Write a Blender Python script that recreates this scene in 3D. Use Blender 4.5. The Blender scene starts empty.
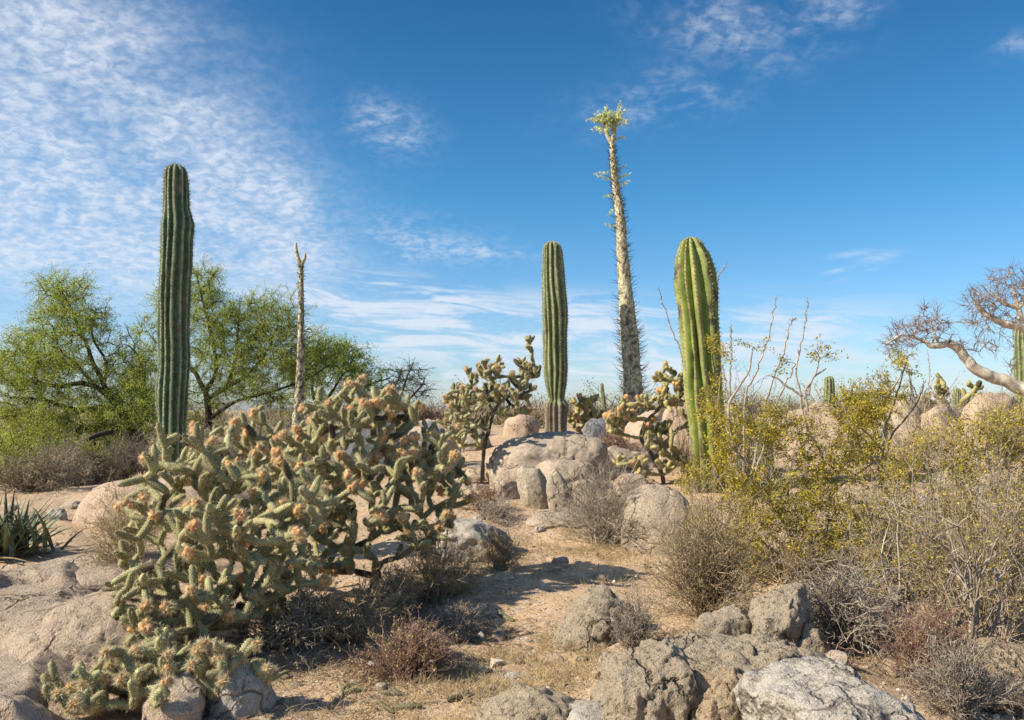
import bpy, bmesh, math
import numpy as np
from math import radians, pi, sin, cos, atan, tan

# ------------------------------------------------------------------ basics
F, HOR, CAM_Z = 887.0, 410.0, 1.6
TH = atan((HOR - 360) / F)
CT, ST = cos(TH), sin(TH)
SUN_AZ, SUN_EL = radians(-108), radians(37)      # azimuth from +Y towards +X
scene = bpy.context.scene
COL = scene.collection
nrm = lambda v: v / np.maximum(np.linalg.norm(v, axis=-1, keepdims=True), 1e-9)

def P(px, py, Y):
    u = (px - 512) / F; v = (360 - py) / F
    k = CT - v * ST
    return np.array([u / k * Y, Y, CAM_Z + (ST + v * CT) / k * Y])

def zof(py, Y):
    return P(512, py, Y)[2]

# ------------------------------------------------------------------ noise
def _h(ix, iy, iz, s):
    n = (ix * 374761393 + iy * 668265263 + iz * 2147483647 + s * 1274126177) & 0xFFFFFFFF
    n = ((n ^ (n >> 13)) * 1274126177) & 0xFFFFFFFF
    n = ((n ^ (n >> 16)) * 2246822519) & 0xFFFFFFFF
    return ((n ^ (n >> 15)) & 0xFFFFFF) / float(0xFFFFFF) * 2 - 1

def vnoise(p, s=0):
    p = np.asarray(p, float)
    i = np.floor(p).astype(np.int64); f = p - i
    w = f * f * f * (f * (f * 6 - 15) + 10)
    r = 0
    for dx in (0, 1):
        wx = w[..., 0] if dx else 1 - w[..., 0]
        for dy in (0, 1):
            wy = w[..., 1] if dy else 1 - w[..., 1]
            for dz in (0, 1):
                wz = w[..., 2] if dz else 1 - w[..., 2]
                r = r + wx * wy * wz * _h(i[..., 0] + dx, i[..., 1] + dy, i[..., 2] + dz, s)
    return r

def fbm(p, s=0, o=4, g=0.5):
    p = np.asarray(p, float); r = 0; a = 1.0
    for k in range(o):
        r = r + a * vnoise(p * (2.03 ** k) + 17.3 * k, s + k); a *= g
    return r

# ------------------------------------------------------------------ terrain
COLS = [  # picture column, [(picture row, distance)]
    (-260, [(720, 4.2), (640, 5.3), (560, 7.4), (520, 9.5), (495, 12.5), (476, 18), (440, 40), (419, 120)]),
    (0,    [(720, 4.2), (640, 5.3), (560, 7.4), (522, 9.5), (497, 12.5), (477, 18), (440, 40), (419, 120)]),
    (250,  [(720, 4.1), (640, 5.5), (575, 7.2), (525, 9.5), (487, 12.5), (460, 18), (432, 40), (417, 120)]),
    (512,  [(720, 4.2), (640, 5.5), (560, 7.4), (500, 10), (468, 12.5), (440, 15.5), (428, 20), (419, 40), (413, 120)]),
    (760,  [(720, 3.9), (650, 4.9), (600, 6.0), (540, 8), (482, 11), (445, 16), (428, 22), (418, 40), (413, 120)]),
    (1024, [(720, 3.9), (650, 5.0), (570, 7), (505, 9.5), (455, 13.5), (428, 20), (417, 40), (413, 120)]),
    (1300, [(720, 3.9), (650, 5.0), (570, 7), (505, 9.5), (455, 13.5), (428, 20), (417, 40), (413, 120)]),
]
_cu = np.array([(c - 512) / F for c, _ in COLS])
_ly = np.linspace(math.log(3.0), math.log(400), 160)
_tab = np.array([np.interp(_ly, [math.log(Y) for _, Y in L], [zof(r, Y) for r, Y in L]) for _, L in COLS])
_ug = np.linspace(_cu[0], _cu[-1], 60)
TAB = np.array([[np.interp(u, _cu, _tab[:, j]) for j in range(len(_ly))] for u in _ug])
for _ in range(5):
    q = np.pad(TAB, 1, mode='edge'); TAB = (q[:-2, 1:-1] + q[2:, 1:-1] + q[1:-1, :-2] + q[1:-1, 2:] + 2 * TAB) / 6

def ground(x, y, fine=True):
    x = np.asarray(x, float); y = np.asarray(y, float)
    yy = np.clip(y, 4.0, 390)
    u = np.clip(x / yy, _ug[0], _ug[-1])
    a = (u - _ug[0]) / (_ug[1] - _ug[0]); b = np.clip((np.log(yy) - _ly[0]) / (_ly[1] - _ly[0]), 0, len(_ly) - 1.001)
    i = np.clip(a.astype(int), 0, len(_ug) - 2); j = np.clip(b.astype(int), 0, len(_ly) - 2)
    a = a - i; b = b - j
    z = TAB[i, j] * (1 - a) * (1 - b) + TAB[i + 1, j] * a * (1 - b) + TAB[i, j + 1] * (1 - a) * b + TAB[i + 1, j + 1] * a * b
    p = np.stack([x, y, 0 * x], -1)
    near = np.clip(1.4 - y / 60, 0.15, 1)
    z = z + 0.05 * near * fbm(p * 0.9, 5, 2)
    if fine:
        z = z + 0.016 * near * fbm(p * 4.5, 9, 4, 0.6)
    return z

def gz(x, y):
    return float(ground(np.array([x]), np.array([y]))[0])

def G(px, py):
    Ys = np.exp(np.linspace(math.log(3.2), math.log(150), 900))
    pts = np.array([P(px, py, Y) for Y in Ys])
    g = ground(pts[:, 0], pts[:, 1])
    k = np.argmax(pts[:, 2] <= g)
    if pts[k, 2] > g[k]: k = len(Ys) - 1
    return pts[k]

# ------------------------------------------------------------------ mesh builder
STUFF_PARTS = {'spines', 'side_branches', 'leaves', 'dry_leaves', 'green_leaves', 'twigs', 'leafy_twigs', 'crown', 'fruit_cluster'}
class MB:
    def __init__(s): s.V = []; s.Fc = []; s.T = []; s.M = []; s.n = 0
    def add(s, v, f, t=(0, .5, 0), mi=0):
        v = np.asarray(v, float).reshape(-1, 3); f = np.asarray(f, np.int64)
        t = np.asarray(t, float)
        if t.ndim == 1: t = np.broadcast_to(t, (len(v), 3))
        s.V.append(v); s.T.append(t.reshape(-1, 3)); s.Fc.append(f + s.n); s.M.append(np.full(len(f), mi)); s.n += len(v)
    def build(s, name, mats, parent=None, smooth=True):
        me = bpy.data.meshes.new(name)
        V = np.concatenate(s.V); T = np.concatenate(s.T)
        q = parent
        while q is not None:
            V = V - np.array(q.location); q = q.parent
        me.vertices.add(len(V)); me.vertices.foreach_set('co', V.astype(np.float32).ravel())
        tot = np.concatenate([np.full(len(f), f.shape[1]) for f in s.Fc])
        li = np.concatenate([f.ravel() for f in s.Fc])
        me.loops.add(len(li)); me.loops.foreach_set('vertex_index', li.astype(np.int32))
        st = np.concatenate([[0], np.cumsum(tot)[:-1]])
        me.polygons.add(len(tot)); me.polygons.foreach_set('loop_start', st.astype(np.int32))
        me.polygons.foreach_set('material_index', np.concatenate(s.M).astype(np.int32))
        me.polygons.foreach_set('use_smooth', np.full(len(tot), smooth))
        me.update(calc_edges=True)
        at = me.attributes.new('tint', 'FLOAT_COLOR', 'POINT')
        at.data.foreach_set('color', np.concatenate([T, np.ones((len(T), 1))], 1).astype(np.float32).ravel())
        for m in (mats if isinstance(mats, (list, tuple)) else [mats]): me.materials.append(m)
        o = bpy.data.objects.new(name, me); COL.objects.link(o)
        if parent is not None:
            o.parent = parent
            if name in STUFF_PARTS: o['kind'] = 'stuff'
        return o

def tag(o, label=None, cat=None, group=None, kind=None):
    if label: o['label'] = label
    if cat: o['category'] = cat
    if group: o['group'] = group
    if kind: o['kind'] = kind
    return o

def empty(name, loc, label, cat, group=None):
    o = bpy.data.objects.new(name, None); COL.objects.link(o)
    o.location = tuple(float(v) for v in loc); o.empty_display_size = 0.1
    return tag(o, label, cat, group)

def tubes(mb, pts, rad, S=4, t=(0, .5, 0), mi=0, bump=None, tint_fn=None):
    """pts (N,K,3), rad (N,K) or (K,)"""
    pts = np.asarray(pts, float)
    if pts.ndim == 2: pts = pts[None]
    N, K, _ = pts.shape
    if N == 0: return
    rad = np.broadcast_to(np.asarray(rad, float), (N, K))
    tg = nrm(np.gradient(pts, axis=1))
    mt = tg.mean(1)
    ref = np.eye(3)[np.argmin(np.abs(mt), axis=1)][:, None, :]
    n1 = nrm(np.cross(tg, ref)); n2 = np.cross(tg, n1)
    a = np.arange(S) * 2 * pi / S
    off = n1[:, :, None, :] * np.cos(a)[None, None, :, None] + n2[:, :, None, :] * np.sin(a)[None, None, :, None]
    r = rad[:, :, None, None] * np.ones((1, 1, S, 1))
    if bump is not None: r = r * bump[None, :, :, None]
    V = pts[:, :, None, :] + off * r
    k = np.arange(K - 1)[:, None]; j = np.arange(S)[None, :]
    f = np.stack([k * S + j, k * S + (j + 1) % S, (k + 1) * S + (j + 1) % S, (k + 1) * S + j], -1).reshape(-1, 4)
    f = (f[None] + (np.arange(N) * K * S)[:, None, None]).reshape(-1, 4)
    t = np.asarray(t, float)
    if t.ndim == 2 and len(t) == N:
        t = np.repeat(t, K * S, axis=0)
    elif t.ndim == 4:
        t = t.reshape(-1, 3)
    mb.add(V.reshape(-1, 3), f, t, mi)
    return V, off

def pimple_tris(f, K, S):
    """cut the quads of a chequered tube along their low corners so that every bump stands alone"""
    i = (f[:, 0] // S) % K; j = f[:, 0] % S
    hi = ((i + j) % 2) == 1
    a, b = f[hi], f[~hi]
    return np.concatenate([a[:, [0, 1, 3]], a[:, [1, 2, 3]], b[:, [0, 1, 2]], b[:, [0, 2, 3]]])

def rnd_dir(R, n):
    v = R.normal(size=(n, 3)); return nrm(v)

def leaves(mb, c, d, L, Wd, R, t, mi=0):
    """rhombic leaves at c (N,3) along d, with a slight fold"""
    c = np.asarray(c); N = len(c)
    if N == 0: return
    s = nrm(np.cross(d, rnd_dir(R, N)))
    up = np.cross(d, s)
    L = np.broadcast_to(L, N)[:, None]; Wd = np.broadcast_to(Wd, N)[:, None]
    a = c; b = c + d * L
    m = c + d * L * .5
    V = np.stack([a, m + s * Wd * .5 + up * Wd * .18, b, m - s * Wd * .5 + up * Wd * .18], 1)
    f = (np.arange(4)[None] + 4 * np.arange(N)[:, None])
    mb.add(V.reshape(-1, 3), f, np.repeat(t, 4, axis=0), mi)

def spikes(mb, c, d, L, w, R, t, mi=0):
    """thin one-triangle spines"""
    N = len(c)
    s = nrm(np.cross(d, rnd_dir(R, N))) * np.broadcast_to(w, N)[:, None]
    V = np.stack([c - s, c + s, c + d * np.broadcast_to(L, N)[:, None]], 1)
    mb.add(V.reshape(-1, 3), np.arange(3)[None] + 3 * np.arange(N)[:, None], np.repeat(t, 3, axis=0), mi)

def spline(pts, n):
    """Catmull-Rom resample to n points"""
    p = np.asarray(pts, float)
    if len(p) == 2:
        return p[0] + (p[1] - p[0]) * np.linspace(0, 1, n)[:, None]
    q = np.concatenate([[2 * p[0] - p[1]], p, [2 * p[-1] - p[-2]]])
    t = np.linspace(0, len(p) - 1 - 1e-6, n); i = t.astype(int); u = (t - i)[:, None]
    p0, p1, p2, p3 = q[i], q[i + 1], q[i + 2], q[i + 3]
    return 0.5 * (2 * p1 + (p2 - p0) * u + (2 * p0 - 5 * p1 + 4 * p2 - p3) * u ** 2 + (3 * p1 - p0 - 3 * p2 + p3) * u ** 3)

# ------------------------------------------------------------------ materials
def nodes_of(name):
    m = bpy.data.materials.new(name); m.use_nodes = True
    nt = m.node_tree; nt.nodes.clear()
    return m, nt

class NT:
    def __init__(s, nt): s.nt = nt
    def n(s, typ, **kw):
        x = s.nt.nodes.new(typ)
        for k, v in kw.items(): setattr(x, k, v)
        return x
    def put(s, sock, v):
        if isinstance(v, bpy.types.NodeSocket): s.nt.links.new(v, sock)
        elif isinstance(v, (tuple, list)) and len(v) == 3 and sock.type == 'RGBA': sock.default_value = (*v, 1)
        else: sock.default_value = v
    def m(s, op, a, b=0.0, c=0.0):
        x = s.n('ShaderNodeMath', operation=op)
        for i, v in enumerate((a, b, c)): s.put(x.inputs[i], v)
        return x.outputs[0]
    def mix(s, f, a, b, mode='MIX'):
        x = s.n('ShaderNodeMix', data_type='RGBA', blend_type=mode)
        s.put(x.inputs[0], f); s.put(x.inputs[6], a); s.put(x.inputs[7], b)
        return x.outputs[2]
    def noise(s, vec, scale, detail=4, rough=.55, dist=0.0):
        x = s.n('ShaderNodeTexNoise')
        if vec is not None: s.put(x.inputs['Vector'], vec)
        x.inputs['Scale'].default_value = scale; x.inputs['Detail'].default_value = detail
        x.inputs['Roughness'].default_value = rough; x.inputs['Distortion'].default_value = dist
        return x.outputs[0]
    def voro(s, vec, scale, out=0, feature='F1'):
        x = s.n('ShaderNodeTexVoronoi', feature=feature)
        if vec is not None: s.put(x.inputs['Vector'], vec)
        x.inputs['Scale'].default_value = scale
        return x.outputs[out]
    def rng(s, v, a, b, c=0., d=1., smooth=True):
        x = s.n('ShaderNodeMapRange', interpolation_type='SMOOTHSTEP' if smooth else 'LINEAR')
        s.put(x.inputs[0], v)
        for i, q in enumerate((a, b, c, d)): s.put(x.inputs[i + 1], q)
        return x.outputs[0]
    def bump(s, h, st, d):
        x = s.n('ShaderNodeBump'); s.put(x.inputs['Height'], h)
        x.inputs['Strength'].default_value = st; x.inputs['Distance'].default_value = d
        return x.outputs[0]
    def surf(s, col, rough=.85, normal=None, transl=0.0, spec=.2):
        b = s.n('ShaderNodeBsdfPrincipled')
        s.put(b.inputs['Base Color'], col); s.put(b.inputs['Roughness'], rough)
        b.inputs['Specular IOR Level'].default_value = spec
        if normal is not None: s.put(b.inputs['Normal'], normal)
        o = s.n('ShaderNodeOutputMaterial'); sh = b.outputs[0]
        if transl > 0:
            t = s.n('ShaderNodeBsdfTranslucent'); s.put(t.inputs[0], col)
            mx = s.n('ShaderNodeMixShader'); mx.inputs[0].default_value = transl
            s.nt.links.new(sh, mx.inputs[1]); s.nt.links.new(t.outputs[0], mx.inputs[2]); sh = mx.outputs[0]
        s.nt.links.new(sh, o.inputs[0])

def mat_tint(name, A, B, C=None, rough=.85, ns=20.0, na=.5, transl=0., bump=0., bd=.01, spec=.2):
    """tint.r mixes A to B, tint.b mixes to C, tint.g is a per-piece variation of the colour"""
    m, nt = nodes_of(name); k = NT(nt)
    at = k.n('ShaderNodeAttribute', attribute_name='tint')
    sp = k.n('ShaderNodeSeparateColor'); k.nt.links.new(at.outputs['Color'], sp.inputs[0])
    col = k.mix(sp.outputs[0], A, B)
    if C is not None: col = k.mix(sp.outputs[2], col, C)
    pos = k.n('ShaderNodeNewGeometry').outputs['Position']
    nz = k.noise(pos, ns, 3)
    g = k.m('ADD', k.m('MULTIPLY', sp.outputs[1], .7), .65)
    g = k.m('MULTIPLY', g, k.rng(nz, .3, .7, 1 - na * .5, 1 + na * .5))
    gc = k.n('ShaderNodeCombineColor')
    for i in range(3): k.put(gc.inputs[i], g)
    col = k.mix(1.0, col, gc.outputs[0], 'MULTIPLY')
    nn = k.bump(nz, bump, bd) if bump else None
    k.surf(col, rough, nn, transl, spec)
    return m

def mat_rock(name, A, B, stain, speck=(.10, .088, .075), sc=1.0, lichen=None, bs=.7):
    m, nt = nodes_of(name); k = NT(nt)
    pos = k.n('ShaderNodeNewGeometry').outputs['Position']
    big = k.noise(pos, 1.9 * sc, 6, .62, .5)
    mid = k.noise(pos, 8 * sc, 7, .68, .8)
    fin = k.noise(pos, 85 * sc, 4, .75)
    vs = k.n('ShaderNodeSeparateColor'); k.nt.links.new(k.voro(pos, 210 * sc, 1), vs.inputs[0])
    st = k.n('ShaderNodeMapping'); k.put(st.inputs[0], pos); st.inputs['Scale'].default_value = (7 * sc, 7 * sc, 1.2 * sc)
    run = k.noise(st.outputs[0], 1.0, 5, .65, .4)
    col = k.mix(k.rng(big, .32, .68), A, B)
    col = k.mix(k.rng(mid, .50, .70, 0, .7), col, stain)
    col = k.mix(k.rng(run, .56, .72, 0, .45), col, tuple(c * .62 for c in B))
    col = k.mix(k.rng(fin, .30, .5, .5, 0), col, speck)
    col = k.mix(k.rng(vs.outputs[0], .74, .97, 0, .5), col, speck)
    col = k.mix(k.rng(vs.outputs[1], .7, .97, 0, .45), col, tuple(min(.7, c * 1.35) for c in A))
    if lichen is not None:
        col = k.mix(k.rng(k.noise(pos, 6.3 * sc, 5, .7), .58, .66, 0, .75), col, lichen)
    wv = k.n('ShaderNodeVectorMath', operation='ADD'); k.put(wv.inputs[0], pos)
    nv = k.n('ShaderNodeTexNoise'); k.put(nv.inputs['Vector'], pos); nv.inputs['Scale'].default_value = 5 * sc; nv.inputs['Detail'].default_value = 4
    sv = k.n('ShaderNodeVectorMath', operation='SCALE'); k.nt.links.new(nv.outputs[1], sv.inputs[0]); sv.inputs['Scale'].default_value = .38 / sc
    k.nt.links.new(sv.outputs[0], wv.inputs[1])
    edge = k.voro(wv.outputs[0], 2.1 * sc, 0, 'DISTANCE_TO_EDGE')
    crack = k.m('MULTIPLY', k.rng(edge, .0, .035, 1, 0), k.rng(big, .42, .58))
    pit = k.rng(k.noise(pos, 26 * sc, 4, .6), .30, .44, 1, 0)
    col = k.mix(k.m('MULTIPLY', crack, .75), col, (.10, .075, .05))
    col = k.mix(k.m('MULTIPLY', pit, .5), col, tuple(c * .5 for c in stain))
    h = k.m('ADD', k.m('MULTIPLY', mid, 1.0), k.m('MULTIPLY', fin, .42))
    h = k.m('SUBTRACT', h, k.m('ADD', k.m('MULTIPLY', crack, .8), k.m('MULTIPLY', pit, .35)))
    k.surf(col, .93, k.bump(h, bs, .05), 0, .12)
    return m

def mat_ground():
    m, nt = nodes_of('desert_soil'); k = NT(nt)
    pos = k.n('ShaderNodeNewGeometry').outputs['Position']
    big = k.noise(pos, .55, 4, .6); mid = k.noise(pos, 3.1, 6, .65, .4); fin = k.noise(pos, 45, 5, .75)
    v = k.n('ShaderNodeSeparateColor'); k.nt.links.new(k.voro(pos, 55, 1), v.inputs[0])
    v2 = k.n('ShaderNodeSeparateColor'); k.nt.links.new(k.voro(pos, 140, 1), v2.inputs[0])
    col = k.mix(k.rng(big, .38, .62), (.56, .375, .21), (.51, .355, .22))
    col = k.mix(k.rng(mid, .45, .7, 0, .7), col, (.33, .215, .125))
    col = k.mix(k.rng(fin, .45, .75, 0, .6), col, (.60, .47, .34))
    col = k.mix(k.rng(v.outputs[0], .82, .97, 0, .7), col, (.60, .55, .48))
    col = k.mix(k.rng(v.outputs[1], .86, .98, 0, .75), col, (.14, .10, .07))
    col = k.mix(k.rng(v2.outputs[0], .75, .95, 0, .5), col, (.20, .135, .085))
    h = k.m('ADD', k.m('MULTIPLY', fin, .6), k.m('MULTIPLY', mid, 1.2))
    h = k.m('ADD', h, k.m('MULTIPLY', v.outputs[2], .3))
    k.surf(col, .95, k.bump(h, .8, .03), 0, .1)
    return m

M = {}
M['soil'] = mat_ground()
M['granite'] = mat_rock('granite_warm', (.50, .395, .29), (.43, .34, .25), (.35, .25, .17))
M['granite_grey'] = mat_rock('granite_grey', (.49, .43, .35), (.42, .37, .305), (.34, .265, .195))
M['granite_pink'] = mat_rock('granite_pink', (.51, .37, .26), (.44, .325, .235), (.36, .25, .17), bs=.5)
M['granite_rough'] = mat_rock('granite_weathered', (.51, .41, .285), (.44, .35, .25), (.33, .235, .15), sc=1.1, bs=1.0)
M['granite_orange'] = mat_rock('granite_orange', (.53, .40, .26), (.48, .345, .21), (.36, .24, .14), sc=1.1, bs=1.0)
M['granite_lichen'] = mat_rock('granite_lichen', (.50, .41, .30), (.43, .35, .26), (.33, .24, .16), lichen=(.30, .27, .08))
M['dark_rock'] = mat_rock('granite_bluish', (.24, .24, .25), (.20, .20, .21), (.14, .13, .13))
M['slab'] = mat_rock('granite_slab', (.51, .39, .28), (.45, .345, .25), (.40, .275, .17), sc=.8, bs=.9)
M['cactus_dark'] = mat_tint('cactus_skin_dark', (.060, .098, .040), (.33, .31, .21), (.16, .13, .09), .6, 14, .6, spec=.3)
M['cactus_mid'] = mat_tint('cactus_skin_olive', (.125, .148, .048), (.36, .32, .21), (.20, .155, .105), .6, 14, .6, spec=.3)
M['cactus_light'] = mat_tint('cactus_skin_light', (.205, .25, .048), (.31, .235, .11), (.09, .06, .04), .6, 9, .45, spec=.35)
M['spine'] = mat_tint('pale_spines', (.48, .42, .30), (.16, .12, .09), None, .7, 30, .3)
M['cholla'] = mat_tint('cholla_skin', (.118, .128, .045), (.60, .53, .29), (.075, .055, .038), .75, 25, .4)
M['cholla_y'] = mat_tint('cholla_skin_yellow', (.22, .20, .07), (.60, .50, .22), (.11, .085, .055), .75, 25, .4)
M['cholla_spine'] = mat_tint('straw_spines', (.72, .63, .40), (.58, .48, .29), (.15, .11, .08), .7, 30, .2, transl=.35)
M['fruit'] = mat_tint('cholla_fruit', (.60, .29, .15), (.66, .37, .13), (.40, .24, .11), .8, 60, .7)
M['old_stem'] = mat_tint('old_cholla_stem', (.085, .065, .05), (.17, .135, .10), None, .9, 40, .6, bump=.6)
M['bark_dark'] = mat_tint('dark_bark', (.040, .032, .026), (.085, .068, .052), None, .95, 25, .6, bump=.5)
M['leaf_mesq'] = mat_tint('mesquite_leaf', (.37, .45, .07), (.52, .56, .10), (.52, .40, .09), .6, 3, .4, transl=.6)
M['leaf_mesq2'] = mat_tint('tree_leaf_green', (.25, .34, .06), (.38, .43, .08), (.44, .32, .08), .6, 3, .35, transl=.55)
M['leaf_creo'] = mat_tint('creosote_leaf', (.34, .305, .030), (.58, .44, .045), (.54, .32, .08), .55, 6, .4, transl=.35)
M['twig_grey'] = mat_tint('grey_twigs', (.29, .235, .180), (.43, .355, .27), (.16, .125, .09), .9, 20, .4)
M['twig_brown'] = mat_tint('brown_twigs', (.29, .205, .125), (.47, .36, .22), (.15, .105, .065), .9, 20, .4)
M['twig_red'] = mat_tint('reddish_twigs', (.23, .125, .09), (.33, .20, .145), (.12, .08, .06), .9, 20, .4)
M['twig_dark'] = mat_tint('dark_twigs', (.075, .060, .050), (.14, .115, .095), None, .9, 20, .4)
M['dry_leaf'] = mat_tint('dry_leaf', (.42, .32, .16), (.55, .46, .25), (.36, .37, .08), .85, 12, .4, transl=.3)
M['straw'] = mat_tint('straw_grass', (.58, .42, .21), (.62, .50, .30), (.44, .28, .14), .8, 5, .4, transl=.3)
M['white_bark'] = mat_tint('white_bark', (.66, .57, .44), (.48, .38, .27), (.25, .18, .15), .8, 12, .4, bump=.5)
M['boojum'] = mat_tint('boojum_bark', (.50, .44, .27), (.10, .085, .06), (.36, .33, .24), .85, 28, .9, bump=.8, bd=.02)
M['boojum_leaf'] = mat_tint('boojum_leaf', (.62, .68, .30), (.72, .72, .42), None, .6, 5, .3, transl=.4)
M['agave'] = mat_tint('agave_leaf', (.095, .125, .065), (.18, .19, .10), (.34, .27, .15), .5, 10, .4, transl=.1, spec=.35)
M['pebble'] = mat_tint('pebble', (.40, .33, .26), (.30, .22, .155), (.52, .47, .40), .9, 60, .5)
M['far_scrub'] = mat_tint('far_scrub', (.22, .165, .115), (.30, .235, .16), (.12, .145, .055), .9, 1.5, .4)
M['far_hill'] = mat_tint('far_hill', (.28, .27, .27), (.32, .30, .28), None, .95, .02, .3)

# ------------------------------------------------------------------ setting: ground
def axis(lo, hi, step, far_lo, far_hi, g=1.16):
    a = list(np.arange(lo, hi, step)); s = step
    while a[-1] < far_hi: s *= g; a.append(a[-1] + s)
    s = step; b = [lo]
    while b[-1] > far_lo: s *= g; b.append(b[-1] - s)
    return np.array(b[1:][::-1] + a)

gx = axis(-7, 8, .055, -4000, 4000); gy = axis(2.6, 14, .05, -400, 6000, 1.12)
X, Yg = np.meshgrid(gx, gy)
Z = ground(X, Yg)
gm = MB()
nx, ny = len(gx), len(gy)
i, j = np.meshgrid(np.arange(nx - 1), np.arange(ny - 1))
fq = np.stack([j * nx + i, j * nx + i + 1, (j + 1) * nx + i + 1, (j + 1) * nx + i], -1).reshape(-1, 4)
gm.add(np.stack([X, Yg, Z], -1).reshape(-1, 3), fq)
tag(gm.build('ground', M['soil']), 'sandy tan desert soil between the boulders and cacti', None, None, 'structure')

# a low far ridge behind the desert
hm = MB()
a = np.linspace(-75, 75, 260) * pi / 180
rows = []
for k, (d, hh) in enumerate(((2600, -3), (3000, 1), (3400, .0), (4200, -6))):
    base = 8 + 10 * (vnoise(np.stack([a * 9, 0 * a + k * .15, 0 * a], -1), 31) + .4) + 7 * vnoise(np.stack([a * 30, 0 * a + k * .4, 0 * a], -1), 33)
    zz = np.maximum(base, 2) * (0 if hh < 0 else (1 if hh else .5)) + (0 if hh >= 0 else hh)
    rows.append(np.stack([d * np.sin(a), d * np.cos(a), zz], -1))
rows = np.array(rows); n = len(a)
i, j = np.meshgrid(np.arange(n - 1), np.arange(3))
hm.add(rows.reshape(-1, 3), np.stack([j * n + i, j * n + i + 1, (j + 1) * n + i + 1, (j + 1) * n + i], -1).reshape(-1, 4))
tag(hm.build('hills', M['far_hill']), 'low pale ridge along the horizon', None, None, 'structure')

# ------------------------------------------------------------------ rocks
_ico = {}
def ico(sub):
    if sub not in _ico:
        bm = bmesh.new(); bmesh.ops.create_icosphere(bm, subdivisions=sub, radius=1)
        bm.verts.ensure_lookup_table()
        _ico[sub] = (np.array([v.co[:] for v in bm.verts]), np.array([[v.index for v in f.verts] for f in bm.faces]))
        bm.free()
    return _ico[sub]

ROCKS = []
def rock_shape(R, seed, dims, rough=.12, cuts=4, pw=2.4, sub=5, rotz=0., fine=.02, tilt=0., furrow=0.):
    v, f = ico(sub)
    v = v / (np.abs(v) ** pw).sum(1, keepdims=True) ** (1 / pw)
    dr = nrm(v)
    v = v * (1 + rough * 1.1 * fbm(v * 1.2 + seed, seed, 3) + rough * .3 * fbm(v * 3.7 + seed, seed + 9, 2))[:, None]
    for _ in range(cuts):
        nvec = nrm(R.normal(size=3) * np.array([1, 1, .8]) + np.array([0, -.15, .25])); d = R.uniform(.64, .92)
        e = v @ nvec - d - .05 * vnoise(v * 2.6, seed + 50)
        v = v - nvec * (np.maximum(e, 0) * .95)[:, None]
    v = v * np.array(dims)
    ms = float(np.mean(dims)); q = v / ms
    rid = 1 - np.abs(vnoise(q * 2.0 + 5 + seed, seed + 20) + .25 * vnoise(q * 7 + seed, seed + 23)) * 11
    disp = rough * .22 * fbm(q * 4.5 + seed, seed + 30, 4, .6) - fine * 2.4 * np.clip(rid, 0, 1)
    v = v + dr * (ms * disp)[:, None] + dr * (min(ms, .6) * fine * fbm(v * 16, seed + 3, 4, .7))[:, None]
    if furrow:
        fw = np.abs(fbm(v * np.array([9, 9, 1.6]) + seed, seed + 40, 3, .6))
        v = v - dr * np.array([1, 1, .5]) * (furrow * np.clip(1 - fw * 2.6, 0, 1))[:, None]
    c, s = cos(tilt), sin(tilt)
    v = v @ np.array([[c, 0, s], [0, 1, 0], [-s, 0, c]])
    c, s = cos(rotz), sin(rotz)
    return v @ np.array([[c, s, 0], [-s, c, 0], [0, 0, 1]]), f

def rock(label, px, pyb, hw, h, mat='granite', depth=.9, rough=.11, cuts=3, pw=2.4, sub=5, rotz=0., fine=.018, tilt=0., furrow=0., Y=None, low=.62, seed=None, name='boulder', cat='boulder', group=None):
    seed = seed or (len(ROCKS) * 7 + 11); R = np.random.default_rng(seed); ROCKS.append(px)
    if Y is None: b = G(px, pyb)
    else: b = P(px, pyb, Y)
    Yc = b[1]; a = hw * Yc / F; c = h * Yc / F; low = min(1.0, low + .25)
    d = a * depth
    v, f = rock_shape(R, seed, (a, d, c * low), rough, cuts, pw, sub, rotz, fine, tilt, furrow)
    top = v[:, 2].max()
    ctr = np.array([b[0], Yc + d * .6, b[2] + c - top])
    v = v + ctr
    mb = MB(); mb.add(v, f)
    o = mb.build(name, M[mat])
    # keep the origin at the foot of the stone
    off = np.array([ctr[0], ctr[1], ctr[2]])
    me = o.data; co = np.empty(len(v) * 3, np.float32); me.vertices.foreach_get('co', co)
    me.vertices.foreach_set('co', (co.reshape(-1, 3) - off).astype(np.float32).ravel()); o.location = tuple(off); me.update()
    return tag(o, label, cat, group)

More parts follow.
